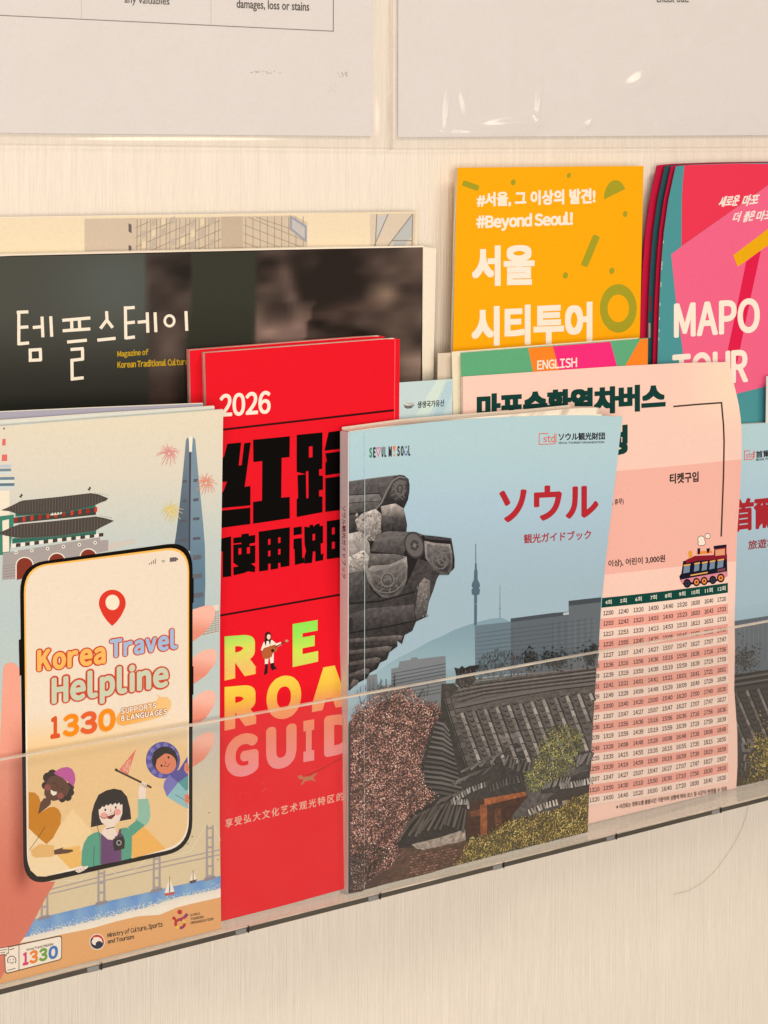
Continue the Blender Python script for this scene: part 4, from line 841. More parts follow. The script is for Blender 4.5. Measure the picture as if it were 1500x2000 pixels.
def soul(a, f, sc=1.0):
    """the city slogan; f maps 0..200 x 0..62 letter space to four corners"""
    BK = (52, 48, 50)
    def t(s_, x0, x1, c, y0=0, y1=50): p = f([(x0, y0), (x0, y1), (x1, y0), (x1, y1)]); a.text(s_, p, c, .045, tight=.13)
    t('S', 0, 15, (74, 140, 104)); t('E', 19, 32, BK); t('U', 60, 70, BK); t('L', 74, 83, BK); t('M', 94, 110, BK); t('S', 136, 149, BK); t('O', 153, 168, BK); t('L', 190, 200, BK)
    a.line(f([(36, 6), (39, 2), (42, 4), (44, 8), (46, 4), (50, 2), (54, 6), (52, 22), (44, 44), (37, 22), (36, 6)]), 1.5*sc, (226, 76, 116)); a.poly(f([(113, 0), (130, 0), (122, 34)]), (238, 128, 76)); a.poly(f([(118, 40), (126, 40), (126, 49), (118, 49)]), (238, 128, 76))
    a.line(f([(172, 24), (173, 40), (179, 47), (185, 40), (186, 24)]), 1.8*sc, (72, 92, 150)); a.line(f([(175, 2), (175, 14)]), 1.6*sc, (72, 92, 150)); a.line(f([(183, 2), (183, 14)]), 1.6*sc, (72, 92, 150))

r = thing('city_guidebook', 'thick pale blue guidebook with red katakana title above a photo of tiled roofs', 'guidebook', (.38, -.04, ZF))
bw = lambda X, Z: .003*np.clip((X-.38)/.1, 0, 2)**2*np.clip((Z+.30)/.2, 0, 1)
S = Plane(.0452, .0372, -.11, -.012, .33, bend=bw); a = Art(S)
gr = [(1216, 813.5), (1208, 880), (1200, 952), (1186, 1068), (1176, 1168), (1170, 1250), (1164, 1300), (1156, 1440), (1149, 1560), (1147, 1626)]
ge = ([(680, 844), (760, 833.5), (840, 824.5), (920, 818), (1000, 814), (1075, 811.5), (1140, 811), (1216, 813.5)], [(679, 1748), (900, 1688), (1147, 1626)], [(680, 844), (679, 1748)], gr)
er = lambda y: np.interp(y, [p[1] for p in gr], [p[0] for p in gr])
def inside(P): x, y = P[:, 0]/2.5+640, P[:, 1]/2.5+780; return (x > 682.5) & (x < er(y)-2.5) & (y < 1745-(x-679)*.2607)
roofscape(a, z6, inside)
std_logo(a, (1053, 846, 1086, 867, 1), (1061, 850, 864, 1084, 848, 863.5))
a.text('ソウル観光財団', (1091, 845.5, 861, 1181.5, 844, 858.5), (50, 48, 54), .03); a.text('SEOUL TOURISM ORGANIZATION', (1091, 863, 867, 1180, 861.5, 865.5), (70, 70, 76), .03)
a.text('ソウル', (975, 952, 1022, 1169, 944, 1011), (184, 42, 50), .034, res=6); a.text('観光ガイドブック', (1023, 1043, 1062, 1154.5, 1034.5, 1053), (170, 52, 58), .02)
soul(a, lambda p: [(721+x*.402, 874+y*.41-(x/200)*4.5) for x, y in p])
a.line([(711.5, 842), (711.5, 1000), (710.5, 1735)], 1.0, (196, 216, 226))
slab('front_cover', S, ge, 0, .0004, [M_gloss], r, sky_col((183, 211, 228), (166, 189, 198), 830, 1180), a, 30, 30, side=(214, 226, 230))
slab('pages', S, ([(682, 843), (800, 826), (920, 816), (1040, 806), (1130, 797), (1172, 797)], [(681, 1747), (1130, 1631)], [(682, 843), (681, 1747)], [(1172, 797), (1170, 900), (1130, 1631)]), .0006, .0066, [M_pages], r, nu=16, nv=10)
slab('loose_page', S, ([(1018, 813.5), (1100, 810.5), (1176, 809)], [(1018, 1000), (1160, 1000)], [(1018, 813.5), (1018, 1000)], [(1176, 809), (1160, 1000)]), .00045, .00055, [M_coat], r, (240, 230, 204), None, 6, 6)
slab('back_cover', S, ([(682, 838), (800, 822), (920, 812), (1040, 803), (1130, 794)], [(681, 1746), (1128, 1630)], [(682, 838), (681, 1746)], [(1130, 794), (1128, 1630)]), .0067, .0071, [M_coat], r, (226, 206, 184), None, 12, 8)
p0 = S(np.array([679.8]), np.array([1300.]))[0]; SS = SidePlane(p0[0]-.0001); b = Art(SS)
b.text('ソウル観光ガイドブック', [np.array(q_, float) for q_ in ((675.5, 988), (668.5, 988), (675.5, 1130), (668.5, 1130))], (120, 60, 62), .02)
soul(b, lambda p: [(675.6-y*.14, 1557+x*.34) for x, y in p], .5)
b.line([(676, 1642), (669, 1642), (669, 1668), (676, 1668), (676, 1642)], .8, (214, 90, 74)); b.text('ソウル観光財団', [np.array(q_, float) for q_ in ((676, 1671), (669.5, 1671), (676, 1724), (669.5, 1724))], (60, 54, 58), .02)
sv = [(664.3, 842), (679.8, 845), (679, 1748), (663.5, 1745)]; SP = np.concatenate([SS(np.array([x]), np.array([float(y)])) for x, y in sv]); th = np.array([.0004, 0, 0])
V = np.concatenate([SP, SP+th]); n0 = 8; av = np.concatenate(b.v); fs = [(0, 1, 2, 3), (7, 6, 5, 4), (0, 4, 5, 1), (1, 5, 6, 2), (2, 6, 7, 3), (3, 7, 4, 0)]
mesh_obj('spine', np.concatenate([V, av]), fs+[tuple(i+8 for i in q_) for q_ in b.f], [M_coat], r, np.concatenate([np.broadcast_to(C((226, 214, 208)), (8, 3)), np.concatenate(b.c)]))

r = thing('city_map', 'pale blue booklet with red hanzi title, cut off by the right edge of the photo', 'booklet', (.75, -.03, ZF))
S = Plane(.0362, .0255, -.1, .02, .72); a = Art(S)
off = lambda pts: [(x/2.5+640+762, y/2.5+780+32-(x/2.5)*.02+(y/2.5-400)*.0) for x, y in pts]
def inside2(P): x = P[:, 0]/2.5+1402; y = P[:, 1]/2.5+812; return (x > 1424) & (x < 1800) & (y < 1556-(x-1437)*.22)
std_logo(a, (1454, 880, 1473, 897, 1), (1457, 884, 895, 1472, 882, 893))
a.text('首爾觀光財團', (1476, 881, 895, 1562, 872, 886), (50, 48, 54), .03); a.text('SEOUL TOURISM ORGANIZATION', (1476, 896, 900, 1562, 888, 892), (70, 70, 76), .03)
a.text('首爾', (1432, 975, 1040, 1514, 967, 1029), (172, 40, 48), .034); a.text('旅遊地圖', (1461, 1056, 1074, 1533, 1047, 1065), (150, 52, 58), .02)
m_ed = ([(1412, 831.5), (1446, 829), (1650, 818)], [(1404, 1570), (1437, 1562), (1642, 1512)], [(1412, 831.5), (1404, 1570)], [(1650, 818), (1642, 1512)])
a.poly([(1410, 1216), (1434, 1213), (1500, 1203), (1641, 1187), (1639, 1496), (1437, 1535), (1408, 1543)], (100, 108, 114))
for k in range(20): a.line([(1436+k*9, 1217-k*1.4), (1436+k*9, 1290)], .8, (120, 126, 130))
a.poly([(1409, 1328), (1434, 1318), (1500, 1308), (1641, 1287), (1639, 1508), (1437, 1556), (1407, 1564)], (70, 66, 64))
g = np.random.default_rng(5)
P = np.stack([g.normal(1456, 14, 380), g.normal(1290, 16, 380)], 1); P = P[(P[:, 0] < 1600) & (P[:, 1] < 1325)]; a.scatter(P, g.uniform(1, 3, len(P)), np.array([C(tint((58, 58, 56), k)) for k in g.uniform(.6, 1.6, len(P))]), .0002, .00026, .5)
for k in range(5): a.line([(1425, 1322+k*5.5), (1500, 1310+k*5.5), (1600, 1294+k*5.5)], 2.4, tint((112, 105, 100) if k % 2 else (42, 40, 39), 1), z=.00028)
for i in range(-3, 9):
    x0, y0 = 1436+i*22, 1352-i*3.4; x1, y1 = x0+40, y0+96
    for m in range(9):
        t_ = m/9; A_, B_ = (x0+(x1-x0)*t_, y0+(y1-y0)*t_), (x0+(x1-x0)*(t_+.11), y0+(y1-y0)*(t_+.11)); k = g.uniform(.75, 1.2)
        a.line([A_, B_], 5.4, tint((118, 110, 104), k), z=.0003+(m % 2)*1e-5); a.line([(A_[0]+4, A_[1]), (B_[0]+4, B_[1])], 3, (48, 45, 44), z=.00034+(m % 2)*1e-5); a.line([(A_[0]-14, A_[1]+2), (A_[0]-8, A_[1]+5), (A_[0]-3, A_[1]+1)], 1.4, (42, 40, 39), z=.00037)
a.poly([(1447, 1452), (1464, 1440), (1476, 1456), (1466, 1470), (1450, 1468)], (112, 108, 104)); a.poly([(1452, 1456), (1464, 1450), (1470, 1458), (1456, 1464)], (52, 50, 48))
for k in range(26): x, y = g.uniform(1430, 1500), g.uniform(1462, 1520); a.line([(x, y), (x+g.uniform(-8, 8), y+g.uniform(6, 16))], 3, tint((116, 108, 102), g.uniform(.6, 1.2)), z=.0004+k*3e-6)
P = np.stack([g.normal(1492, 16, 900), g.normal(1478, 30, 900)], 1); P = P[(P[:, 0] > 1455) & (P[:, 1] < 1535-(P[:, 0]-1437)*.2)]; a.scatter(P, g.uniform(1.4, 3.2, len(P)), np.array([C(tint([(170, 144, 76), (128, 118, 62), (96, 88, 50), (198, 170, 96)][g.integers(4)], k)) for k in g.uniform(.7, 1.2, len(P))]), .0005, .0006, .4)
P = np.stack([g.uniform(1430, 1500, 500), g.normal(1535, 12, 500)], 1); P = P[(P[:, 1] < 1545-(P[:, 0]-1437)*.2) & (P[:, 0] > 1440)]; a.scatter(P, g.uniform(1.4, 3.2, len(P)), np.array([C(tint((112, 96, 60), k)) for k in g.uniform(.5, 1.3, len(P))]), .0005, .0006, .4)
slab('front_cover', S, m_ed, 0, .0004, [M_gloss], r, sky_col((183, 211, 226), (166, 189, 198), 830, 1180), a, 20, 20)
slab('pages', S, (m_ed[0], m_ed[1], m_ed[2], m_ed[3]), .0005, .0030, [M_pages], r, nu=6, nv=6)

# ---------------------------------------------------------------- travel helpline brochures (two more panels behind the front one)
def behind(label, d0, top, right_x, col):
    r = thing('helpline_brochure', label, 'brochure', (-.02, -.045+d0, ZF), 'travel helpline brochures at the left end')
    S = Plane(.0478-d0, .0412-d0, -.1)
    e = (top, [(-160, 1955), (right_x-6, 1815)], [top[0], (-160, 1955)], [top[-1], (right_x, 1100), (right_x-6, 1815)])
    slab('folded_panels', S, e, 0, .0005, [M_coat], r, col, None, 10, 8, side=(246, 236, 216))
    e2 = ([(x, y-1.2) for x, y in top],)+e[1:2]+([(top[0][0], top[0][1]-1.2), (-160, 1955)], [(top[-1][0], top[-1][1]-1.2), (right_x, 1100), (right_x-6, 1815)])
    slab('back_panel', S, e2, .0007, .0012, [M_coat], r, (242, 230, 208), None, 10, 8)
behind('rearmost helpline brochure at the left end, only its lavender top edge showing', .0052, [(-160, 816), (0, 805), (180, 797), (397, 788.5)], 397, (172, 166, 176))
behind('helpline brochure with a cream top edge, sandwiched directly behind the phone picture', .0026, [(-160, 833), (0, 822), (180, 809), (419, 794)], 419, (226, 222, 206))

r = thing('helpline_brochure', 'front brochure picturing a hand with a phone and the helpline number 1330', 'brochure', (0, -.045, ZF), 'travel helpline brochures at the left end')
S = Plane(.0480, .0415, -.1); a = Art(S)
def skyb(x, y):
    c_ = np.array([np.interp(y, [800, 930, 1060, 1200, 1330, 1460, 1560, 1700], q) for q in ((232, 224, 199, 189, 192, 208, 222, 226), (218, 214, 206, 202, 202, 200, 204, 204), (190, 194, 198, 198, 196, 184, 170, 164))]); return c_
Q1, Q2, Q3 = (lambda p, c: a.poly(z1(p), c)), (lambda p, c: a.poly(z2(p), c)), (lambda p, c: a.poly(z3(p), c))
# broadcasting tower at the left edge
CRM = (242, 228, 204)
Q1([(-90, 600), (62, 592), (60, 990), (-90, 1000)], CRM); Q1([(15, 258), (37, 257), (37, 299), (14, 301)], (226, 112, 102)); Q1([(12, 360), (47, 358), (47, 400), (11, 403)], (226, 112, 102)); Q1([(20, 185), (32, 184), (32, 195), (20, 196)], (130, 100, 96))
for k, (y, c_) in enumerate([(425, (190, 200, 206)), (450, (120, 140, 152)), (470, (214, 220, 222)), (505, (110, 134, 148)), (525, (222, 226, 224)), (545, (96, 122, 138)), (565, (210, 216, 214))]): w = 72 if k < 3 else 94; Q1([(-90, y+3), (w, y), (w, y+18), (-90, y+21)], c_)
Q1([(-60, 935), (75, 928), (75, 948), (-60, 956)], (228, 226, 214)); Q1([(-90, 770), (90, 750), (90, 800), (62, 1010), (-90, 1020)], (66, 132, 108)); Q1([(15, 790), (58, 780), (60, 990), (18, 995)], CRM)
# gate
Q1([(20, 1000), (650, 898), (652, 918), (705, 915), (708, 985), (300, 1060), (140, 1140), (100, 1170), (15, 1175)], (170, 160, 154)); Q1([(704, 936), (876, 910), (876, 934), (704, 988)], (210, 198, 184))
for k in range(5): Q1([(15, 1085+k*18), (120, 1068+k*18), (120, 1072+k*18), (15, 1089+k*18)], (148, 138, 132))
for x, y, w, h in ((160, 1165, 52, 130), (370, 1070, 50, 62), (575, 1020, 50, 40)):
    for g_, c_ in ((8, (238, 226, 210)), (0, (134, 54, 38))):
        q = cz_ = [(x-w-g_, y+10), (x-w-g_, y-h+w-8)] + [(x-(w+g_)*math.cos(t), y-h+w-6-(w+g_)*math.sin(t)*.95-.1*0) for t in np.linspace(0, math.pi, 13)] + [(x+w+g_, y-14)]
        Q1(q, c_)
for k in range(10):
    x = 75+k*60; y = 942-k*7.4; Q1([(x, y), (x+28, y-3.4), (x+28, y+20), (x, y+24)], (240, 230, 214)); Q1([(x+28, y-3.4), (x+58, y-7), (x+58, y+16), (x+28, y+20)], (70, 62, 58))
for k in range(6): x, y = 104+k*103, 996-k*12.6; q = z1([(x, y)])[0]; a.ell(q[0], q[1], 3.4, 3.6, (240, 232, 220), n=12); a.ell(q[0], q[1], 1.5, 1.6, (60, 52, 50), n=8)
Q1([(80, 905), (625, 850), (625, 878), (80, 938)], (46, 108, 92))
Q1([(90, 770), (625, 695), (625, 752), (90, 808)], (70, 66, 58)); Q1([(100, 735), (620, 680), (620, 705), (100, 765)], (52, 116, 96))
for k in range(11): x = 95+k*52; y = 772-k*6.9; Q1([(x, y), (x+18, y-2.4), (x+18, y+28), (x, y+31)], (206, 58, 48) if k % 3 else (170, 40, 36))
Q1([(328, 728), (402, 720), (402, 746), (328, 756)], (242, 230, 208))
TLc, TLd = (78, 70, 64), (108, 98, 90)
up = [(5, 722), (30, 712), (80, 690), (130, 664), (150, 658), (370, 636), (590, 610), (640, 618), (705, 644), (690, 660), (655, 672), (620, 688), (420, 732), (250, 748), (130, 752), (60, 728)]
lo_ = [(-20, 872), (30, 852), (80, 830), (130, 812), (370, 790), (622, 762), (680, 772), (742, 790), (720, 802), (660, 832), (625, 852), (400, 884), (240, 896), (100, 900), (30, 886)]
Q1(up, TLc); Q1(lo_, TLc)
for k in range(34):
    x = 45+k*18.6; yt_ = np.interp(x, [30, 150, 590, 705], [708, 660, 614, 642])+4; yb_ = np.interp(x, [30, 100, 420, 620, 690], [718, 742, 724, 684, 656]); a.line(z1([(x, yt_), (x-2, yb_)]), 1.1, TLd) if yb_ > yt_+6 else None
    x = 12+k*20.8; yt_ = np.interp(x, [0, 130, 622, 740], [858, 812, 766, 790])+4; yb_ = np.interp(x, [0, 80, 400, 625, 720], [876, 894, 880, 848, 798]); a.line(z1([(x, yt_), (x-2, yb_)]), 1.1, TLd) if yb_ > yt_+6 else None
for k in range(28): x = 110+k*18.5; y = np.interp(x, [110, 420, 620], [756, 738, 692]); q = z1([(x, y)])[0]; a.ell(q[0], q[1], 1.7, 1.7, (60, 110, 92), n=8); q = z1([(x, np.interp(x, [110, 400, 620], [906, 892, 858]))])[0]; a.ell(q[0], q[1], 1.7, 1.7, (110, 100, 92), n=8)
for k in range(22): x = 160+k*20; q = z1([(x, 650-(x-160)*.1)])[0]; a.ell(q[0], q[1], .9, .9, (240, 216, 196), n=7); q = z1([(x-10, 804-(x-160)*.105)])[0]; a.ell(q[0], q[1], .9, .9, (240, 216, 196), n=7)
for k in range(6): q = z1([(620+k*16, 608+k*3)])[0]; a.ell(q[0], q[1], .8, .8, (110, 92, 86), n=7); q = z1([(655+k*14, 757+k*3)])[0]; a.ell(q[0], q[1], .8, .8, (110, 92, 86), n=7)
for x, y in ((137, 626), (582, 580)): Q1([(x-14, y+6), (x-4, y), (x, y-12), (x+8, y-8), (x+12, y), (x+2, y+6), (x+6, y+16), (x-2, y+14)], (66, 60, 58))
# glass skyscraper with fireworks
Q1([(1225, 245), (1235, 300), (1240, 345), (1238, 985), (1200, 1000), (1135, 950), (1150, 850), (1168, 700), (1185, 540), (1200, 380), (1211, 262)], lambda x, y: np.array((86, 102, 114))+np.array((34, 32, 30))*sst(1040, 850, y)); Q1([(1240, 345), (1252, 300), (1256, 244), (1271, 262), (1285, 420), (1304, 620), (1322, 800), (1334, 960), (1337, 1200), (1333, 1345), (1248, 1368), (1236, 990)], lambda x, y: np.array((124, 146, 158))-np.array((26, 20, 14))*sst(960, 1150, y))
Q1([(1229, 242), (1252, 242), (1250, 340), (1232, 342)], (244, 234, 214)); Q1([(1232, 345), (1244, 345), (1238, 985), (1228, 985)], (76, 64, 78))
for x, y, w in ((1190, 532, 26), (1260, 526, 26), (1188, 660, 28), (1258, 652, 34), (1172, 790, 44), (1256, 776, 42), (1164, 915, 50), (1256, 904, 48)): Q1([(x, y-6), (x+w, y-9), (x+w, y+9), (x, y+12)], (92, 92, 100))
for k, y in enumerate((1026, 1148, 1272)): Q1([(1255, y-10), (1310+k*6, y-16), (1310+k*6, y+14), (1255, y+22)], (104, 104, 110))
for (cx, cy, R_, c_, n_) in ((1100, 352, 84, (232, 138, 136), 17), (1340, 545, 76, (234, 146, 118), 19), (1112, 730, 82, (238, 208, 120), 21)):
    for k in range(n_):
        an = k*2*math.pi/n_+RNG.uniform(-.12, .12); q = R_*RNG.uniform(.62, 1.05); ex, ey = cx+q*math.cos(an), cy+q*math.sin(an)*.95
        a.line(z1([(cx+10*math.cos(an), cy+10*math.sin(an)), ((cx+ex)/2+6*math.sin(an), (cy+ey)/2-10), (ex, ey+6)]), [1.5, 1.3, .7], c_, z=4e-4+k*2e-6)
# grid-fronted block
Q1([(1300, 1360), (1425, 1335), (1425, 1372), (1300, 1400)], (232, 216, 194)); Q1([(1320, 1398), (1425, 1372), (1424, 1515), (1320, 1540)], (220, 212, 198))
for k in range(12): a.line(z1([(1322+k*9, 1398-k*2.2), (1322+k*9, 1538-k*2.2)]), .6, (90, 88, 86)); 
for k in range(10): a.line(z1([(1320, 1405+k*14), (1424, 1380+k*14)]), .6, (90, 88, 86))
# suspension bridge, sea, foam and sand
BR = (172, 160, 156)
Q3([(-90, 1240), (170, 1166), (400, 1110), (620, 1060), (800, 1012), (1000, 960), (1150, 905), (1300, 880), (1436, 850), (1436, 1150), (-90, 1520)], (248, 238, 222))
Q3([(-90, 1280), (130, 1206), (250, 1185), (400, 1150), (600, 1110), (760, 1064), (900, 1032), (1040, 1022), (1150, 975), (1250, 950), (1436, 908), (1440, 1115), (-90, 1497)], (232, 172, 112))
a.poly(z3([(-90, 1160), (225, 1052), (300, 1032), (640, 950), (700, 934), (1000, 868), (1060, 852), (1336, 792), (1436, 768), (1436, 852), (1300, 882), (1150, 908), (1000, 962), (800, 1014), (620, 1062), (400, 1112), (165, 1168), (-90, 1242)]), lambda x, y: np.array((92, 136, 186))+np.array((34, 30, 22))*sst(-22, 14, y+.235*x-1480-328)-np.array((12, 10, 0))*math.sin(x*.15))
P = np.stack([RNG.uniform(190, 1430, 900), np.zeros(900)], 1); P[:, 1] = 1160-(P[:, 0]-190)*.251-np.abs(RNG.normal(0, 17, 900)); a.scatter(np.array(z3(P)), RNG.uniform(.4, 1.3, 900), np.array([C((226, 232, 236))]*900), 3.2e-4, 3.6e-4, .8)
P = np.stack([RNG.uniform(190, 1430, 700), np.zeros(700)], 1); P[:, 1] = 1168-(P[:, 0]-190)*.251+RNG.normal(0, 5, 700); a.scatter(np.array(z3(P)), RNG.uniform(.8, 2.2, 700), np.array([C((250, 242, 230))]*700), 3.6e-4, 4e-4, .8)
a.line(z3([(330, 856), (700, 764), (1080, 676), (1436, 598)]), 2.2, BR); a.line(z3([(318, 888), (700, 795), (1080, 706), (1436, 630)]), 2.2, BR)
for p in ([(660, 690), (760, 760), (860, 740), (1010, 610)], [(1020, 600), (1120, 640), (1240, 610), (1340, 440)], [(1390, 440), (1436, 540)], [(420, 800), (520, 800), (640, 700)]): a.line(z3(p), .7, (246, 238, 224))
for x, yt_, yb_, s_ in ((290, 890, 1040, .95), (660, 735, 945, 1), (1020, 640, 862, 1), (1366, 440, 785, 1)):
    for d in (-19, 19): Q3([(x+d*s_-6, yt_), (x+d*s_+6, yt_-3), (x+d*s_+8, yb_), (x+d*s_-8, yb_+4)], BR)
    for k in range(int((yb_-yt_)/62)+1): y = yt_+14+k*62; Q3([(x-19, y), (x+19, y-4), (x+19, y+8), (x-19, y+12)], BR)
    Q3([(x-36, yb_-2), (x+34, yb_-18), (x+42, yb_), (x-44, yb_+22)], (150, 142, 146))
for x, y, s_ in ((1104, 890, 1.0), (1257, 810, .68)):
    a.line(z3([(x, y-118*s_), (x, y)]), .9, (90, 70, 66)); Q3([(x-4, y-100*s_), (x-4, y-12), (x-34*s_, y-8)], (250, 242, 226)); Q3([(x+4, y-100*s_), (x+32*s_, y-18), (x+4, y-14)], (250, 242, 226)); Q3([(x-38*s_, y-6), (x+36*s_, y-20), (x+26*s_, y), (x-26*s_, y+10)], (202, 92, 84) if s_ == 1 else (92, 78, 84))
# the hand: palm and thumb left of the phone, four fingers right of it
def skin(x, y):
    s_ = sst(0, 60, x)*sst(1300, 1420, y); c_ = np.array((244, 166, 142))-np.array((22, 44, 44))*sst(1350, 1800, y)
    return c_-np.array((60, 52, 46))*np.exp(-((x-42)/16)**2)*sst(1380, 1520, y)*(1-sst(1690, 1760, y))
hand = z2([(20, 430), (28, 400), (45, 384), (85, 380), (112, 400), (130, 432)])+[(44, 1480), (49, 1690), (60, 1712), (80, 1722), (108, 1722)]+z3([(345, 836), (300, 905), (225, 1052), (160, 1166), (130, 1206), (60, 1340), (0, 1445), (-90, 1490), (-90, -60), (0, -80)])
a.poly(hand, skin)
def fing(cy): return lambda x, y: np.array((248, 186, 164))-np.array((16, 44, 46))*sst(0, 44, y-cy+(x-375)*-.15)
Q1([(1250, 1372), (1300, 1352), (1345, 1340), (1385, 1345), (1400, 1372), (1396, 1412), (1378, 1455), (1335, 1515), (1260, 1572), (1245, 1575)], fing(1195)); Q2([(1250, 352), (1300, 312), (1345, 294), (1385, 290), (1408, 310), (1412, 340), (1400, 390), (1340, 465), (1252, 526)], fing(1275)); Q2([(1250, 628), (1280, 596), (1320, 570), (1368, 558), (1398, 574), (1406, 604), (1394, 662), (1340, 742), (1250, 800)], fing(1358)); Q2([(1252, 902), (1290, 860), (1330, 838), (1365, 830), (1392, 846), (1397, 876), (1384, 932), (1330, 1010), (1252, 1062)], fing(1440))
# phone
def rrect(TL, TR, BR_, BL, r_, n=9):
    pts = []; Cn = [np.array(q, float) for q in (TL, TR, BR_, BL)]
    for i in range(4):
        c_, p, nx = Cn[i], Cn[i-1], Cn[(i+1) % 4]; d0 = (p-c_)/np.hypot(*(p-c_)); d1 = (nx-c_)/np.hypot(*(nx-c_))
        rx = r_[0] if i % 2 == 0 else r_[1]; ry = r_[1] if i % 2 == 0 else r_[0]
        A_, B_ = c_+d0*rx, c_+d1*ry
        for t in np.linspace(0, 1, n): pts.append((1-t)**2*A_+2*t*(1-t)*c_+t*t*B_)
    return pts
PHK = (16, 11, 9)
a.poly(rrect((38.5, 1102), (376, 1056), (375.5, 1658), (46, 1732), (56, 50)), PHK)
for p in ([(36.5, 1250), (40, 1248), (42, 1318), (38, 1320)], [(375, 1128), (378, 1130), (378, 1176), (375, 1178)], [(375, 1300), (377.5, 1302), (377.5, 1356), (375, 1358)]): a.poly(p, PHK)
a.poly(rrect((46, 1107), (369, 1065), (368.5, 1652), (53, 1719), (52, 46)), lambda x, y: np.array((252, 190, 92))*(1-sst(1300, 1440, y))+np.array((255, 238, 212))*sst(1300, 1440, y))
scr = rrect((49.5, 1110), (366, 1069.5), (366, 1648), (56, 1713), (50, 44))
def screen(x, y): return np.array((241, 221, 196))+(np.array((242, 204, 148))-np.array((241, 221, 196)))*sst(1380, 1475, y)
a.poly(scr, screen)
Q3([(186, 455), (300, 560), (460, 720), (300, 772), (240, 770), (196, 730), (184, 660)], (250, 222, 176)); Q3([(470, 330), (600, 480), (530, 600), (460, 720), (300, 560), (340, 520)], (250, 216, 162)); Q3([(880, 390), (1080, 592), (860, 655), (855, 540)], (246, 186, 96)); Q3([(300, 562), (350, 600), (520, 570), (530, 700), (458, 722)], (246, 192, 106))
GI = (150, 136, 124)
for k in range(4): x = 968+k*13; Q1([(x, 1076-k*2), (x+7, 1075-k*2), (x+7, 1064-k*9), (x, 1066-k*9)], GI)
for k in range(3): q = z1([(1062, 1066)])[0]; a.ring(q[0], q[1], 2+k*2.1, 2+k*2.1, 1.2, GI, 12, 225, 315)
Q1([(1104, 1030), (1148, 1026), (1148, 1054), (1104, 1058)], (112, 98, 98)); Q1([(1148, 1033), (1158, 1032), (1158, 1045), (1148, 1046)], (112, 98, 98))
q = [(219+26.3*math.cos(t), 1178+26.5*math.sin(t)) for t in np.linspace(math.radians(155), math.radians(385), 26)]; a.poly(q+[(236, 1203), (227, 1215), (218.6, 1222.5), (209, 1213), (200, 1200)], (224, 58, 42)); a.ell(219.3, 1176.3, 13.6, 15, (250, 230, 202))
RO = (208, 74, 46)
def outl(s_, q, fill, w=.045, rim=.05, tight=.2, col=RO):
    V = run(s_, tight, 5)[0]; x0, a0, b0, x1, a1, b1 = q
    d = rim*(b0-a0)/(V[:, 1].max()-V[:, 1].min()+2*w)
    a.text(s_, (x0-d, a0-d, b0+d, x1+d, a1-d, b1+d), col, w+rim, tight=tight, res=5); a.text(s_, q, fill, w, tight=tight, res=5)
outl('Korea', (72, 1269.5, 1312, 206, 1252.5, 1296), (255, 186, 98)); outl('Travel', (214, 1246.5, 1286, 346.5, 1226, 1267), (168, 188, 214)); outl('Helpline', (100, 1320, 1389, 328.5, 1287, 1354), (206, 208, 178))
for ch, x0, x1, c_ in (('1', 98, 117, (226, 88, 40)), ('3', 122, 154, (250, 142, 24)), ('3', 156, 189, (232, 98, 48)), ('0', 191, 225, (250, 142, 24))): d = lambda x: (x-98)*-.143; a.text(ch, (x0, 1399.5+d(x0), 1443.5+d(x0), x1, 1399.5+d(x1), 1443.5+d(x1)), c_, .05, tight=.1, res=7)
Q2([(752, 745), (775, 705), (830, 672), (900, 655), (1010, 632), (1036, 606), (1014, 584), (1048, 606), (1085, 604), (1110, 630), (1110, 668), (1085, 710), (1030, 735), (900, 768), (800, 788), (765, 778)], lambda x, y: np.array((246, 174, 84))+np.array((2, 22, 44))*sst(225, 330, x))
outl('SUPPORTS', (235.5, 1383, 1394, 304.5, 1371.5, 1382.5), (255, 246, 228), .038, .05, .2, (160, 84, 42)); outl('8 LANGUAGES', (235, 1396.5, 1408, 325, 1382.5, 1394), (255, 246, 228), .038, .05, .2, (160, 84, 42))
# the three travellers on the screen
BRN, BRD = (100, 68, 54), (58, 44, 40)
Q3([(186, 222), (225, 226), (250, 250), (266, 292), (248, 362), (320, 322), (352, 318), (380, 334), (398, 372), (392, 430), (345, 520), (302, 562), (250, 520), (186, 458)], (206, 132, 26)); Q3([(262, 292), (285, 262), (330, 262), (330, 300), (302, 325), (246, 366)], BRN); a.line(z3([(292, 448), (240, 530), (190, 600)]), 1, (90, 56, 20)); Q3([(200, 600), (255, 560), (352, 570), (348, 642), (230, 650), (205, 635)], (236, 186, 116)); Q3([(350, 600), (392, 588), (412, 582), (404, 594), (470, 596), (476, 608), (440, 620), (352, 630)], BRN)
for x, y, rr in ((312, 128, 34), (296, 180, 26), (340, 105, 30), (452, 190, 30), (458, 225, 24), (440, 255, 26), (404, 268, 22), (470, 150, 18)): q = z3([(x, y)])[0]; a.ell(q[0], q[1], rr/3.33, rr/3.33, BRD, n=16)
Q3([(330, 120), (380, 110), (430, 150), (455, 190), (440, 235), (400, 268), (350, 280), (305, 270), (286, 235), (292, 180), (310, 140)], BRN); Q3([(348, 100), (372, 78), (400, 64), (440, 58), (468, 72), (486, 104), (490, 140), (478, 188), (448, 160), (402, 128)], (196, 92, 158)); Q3([(328, 206), (350, 218), (370, 220), (366, 238), (345, 246), (330, 232)], (250, 240, 226))
for x, y in ((308, 192), (392, 246)): q = z3([(x, y)])[0]; a.ell(q[0], q[1], 6.5, 6, (150, 84, 74), n=16)
for p in ([(340, 158), (354, 170), (358, 158)], [(394, 192), (406, 206), (416, 200)], [(366, 176), (376, 196)]): a.line(z3(p), 1, (40, 28, 24))
HB, SKN, JK = (46, 40, 40), (248, 226, 208), (92, 164, 138)
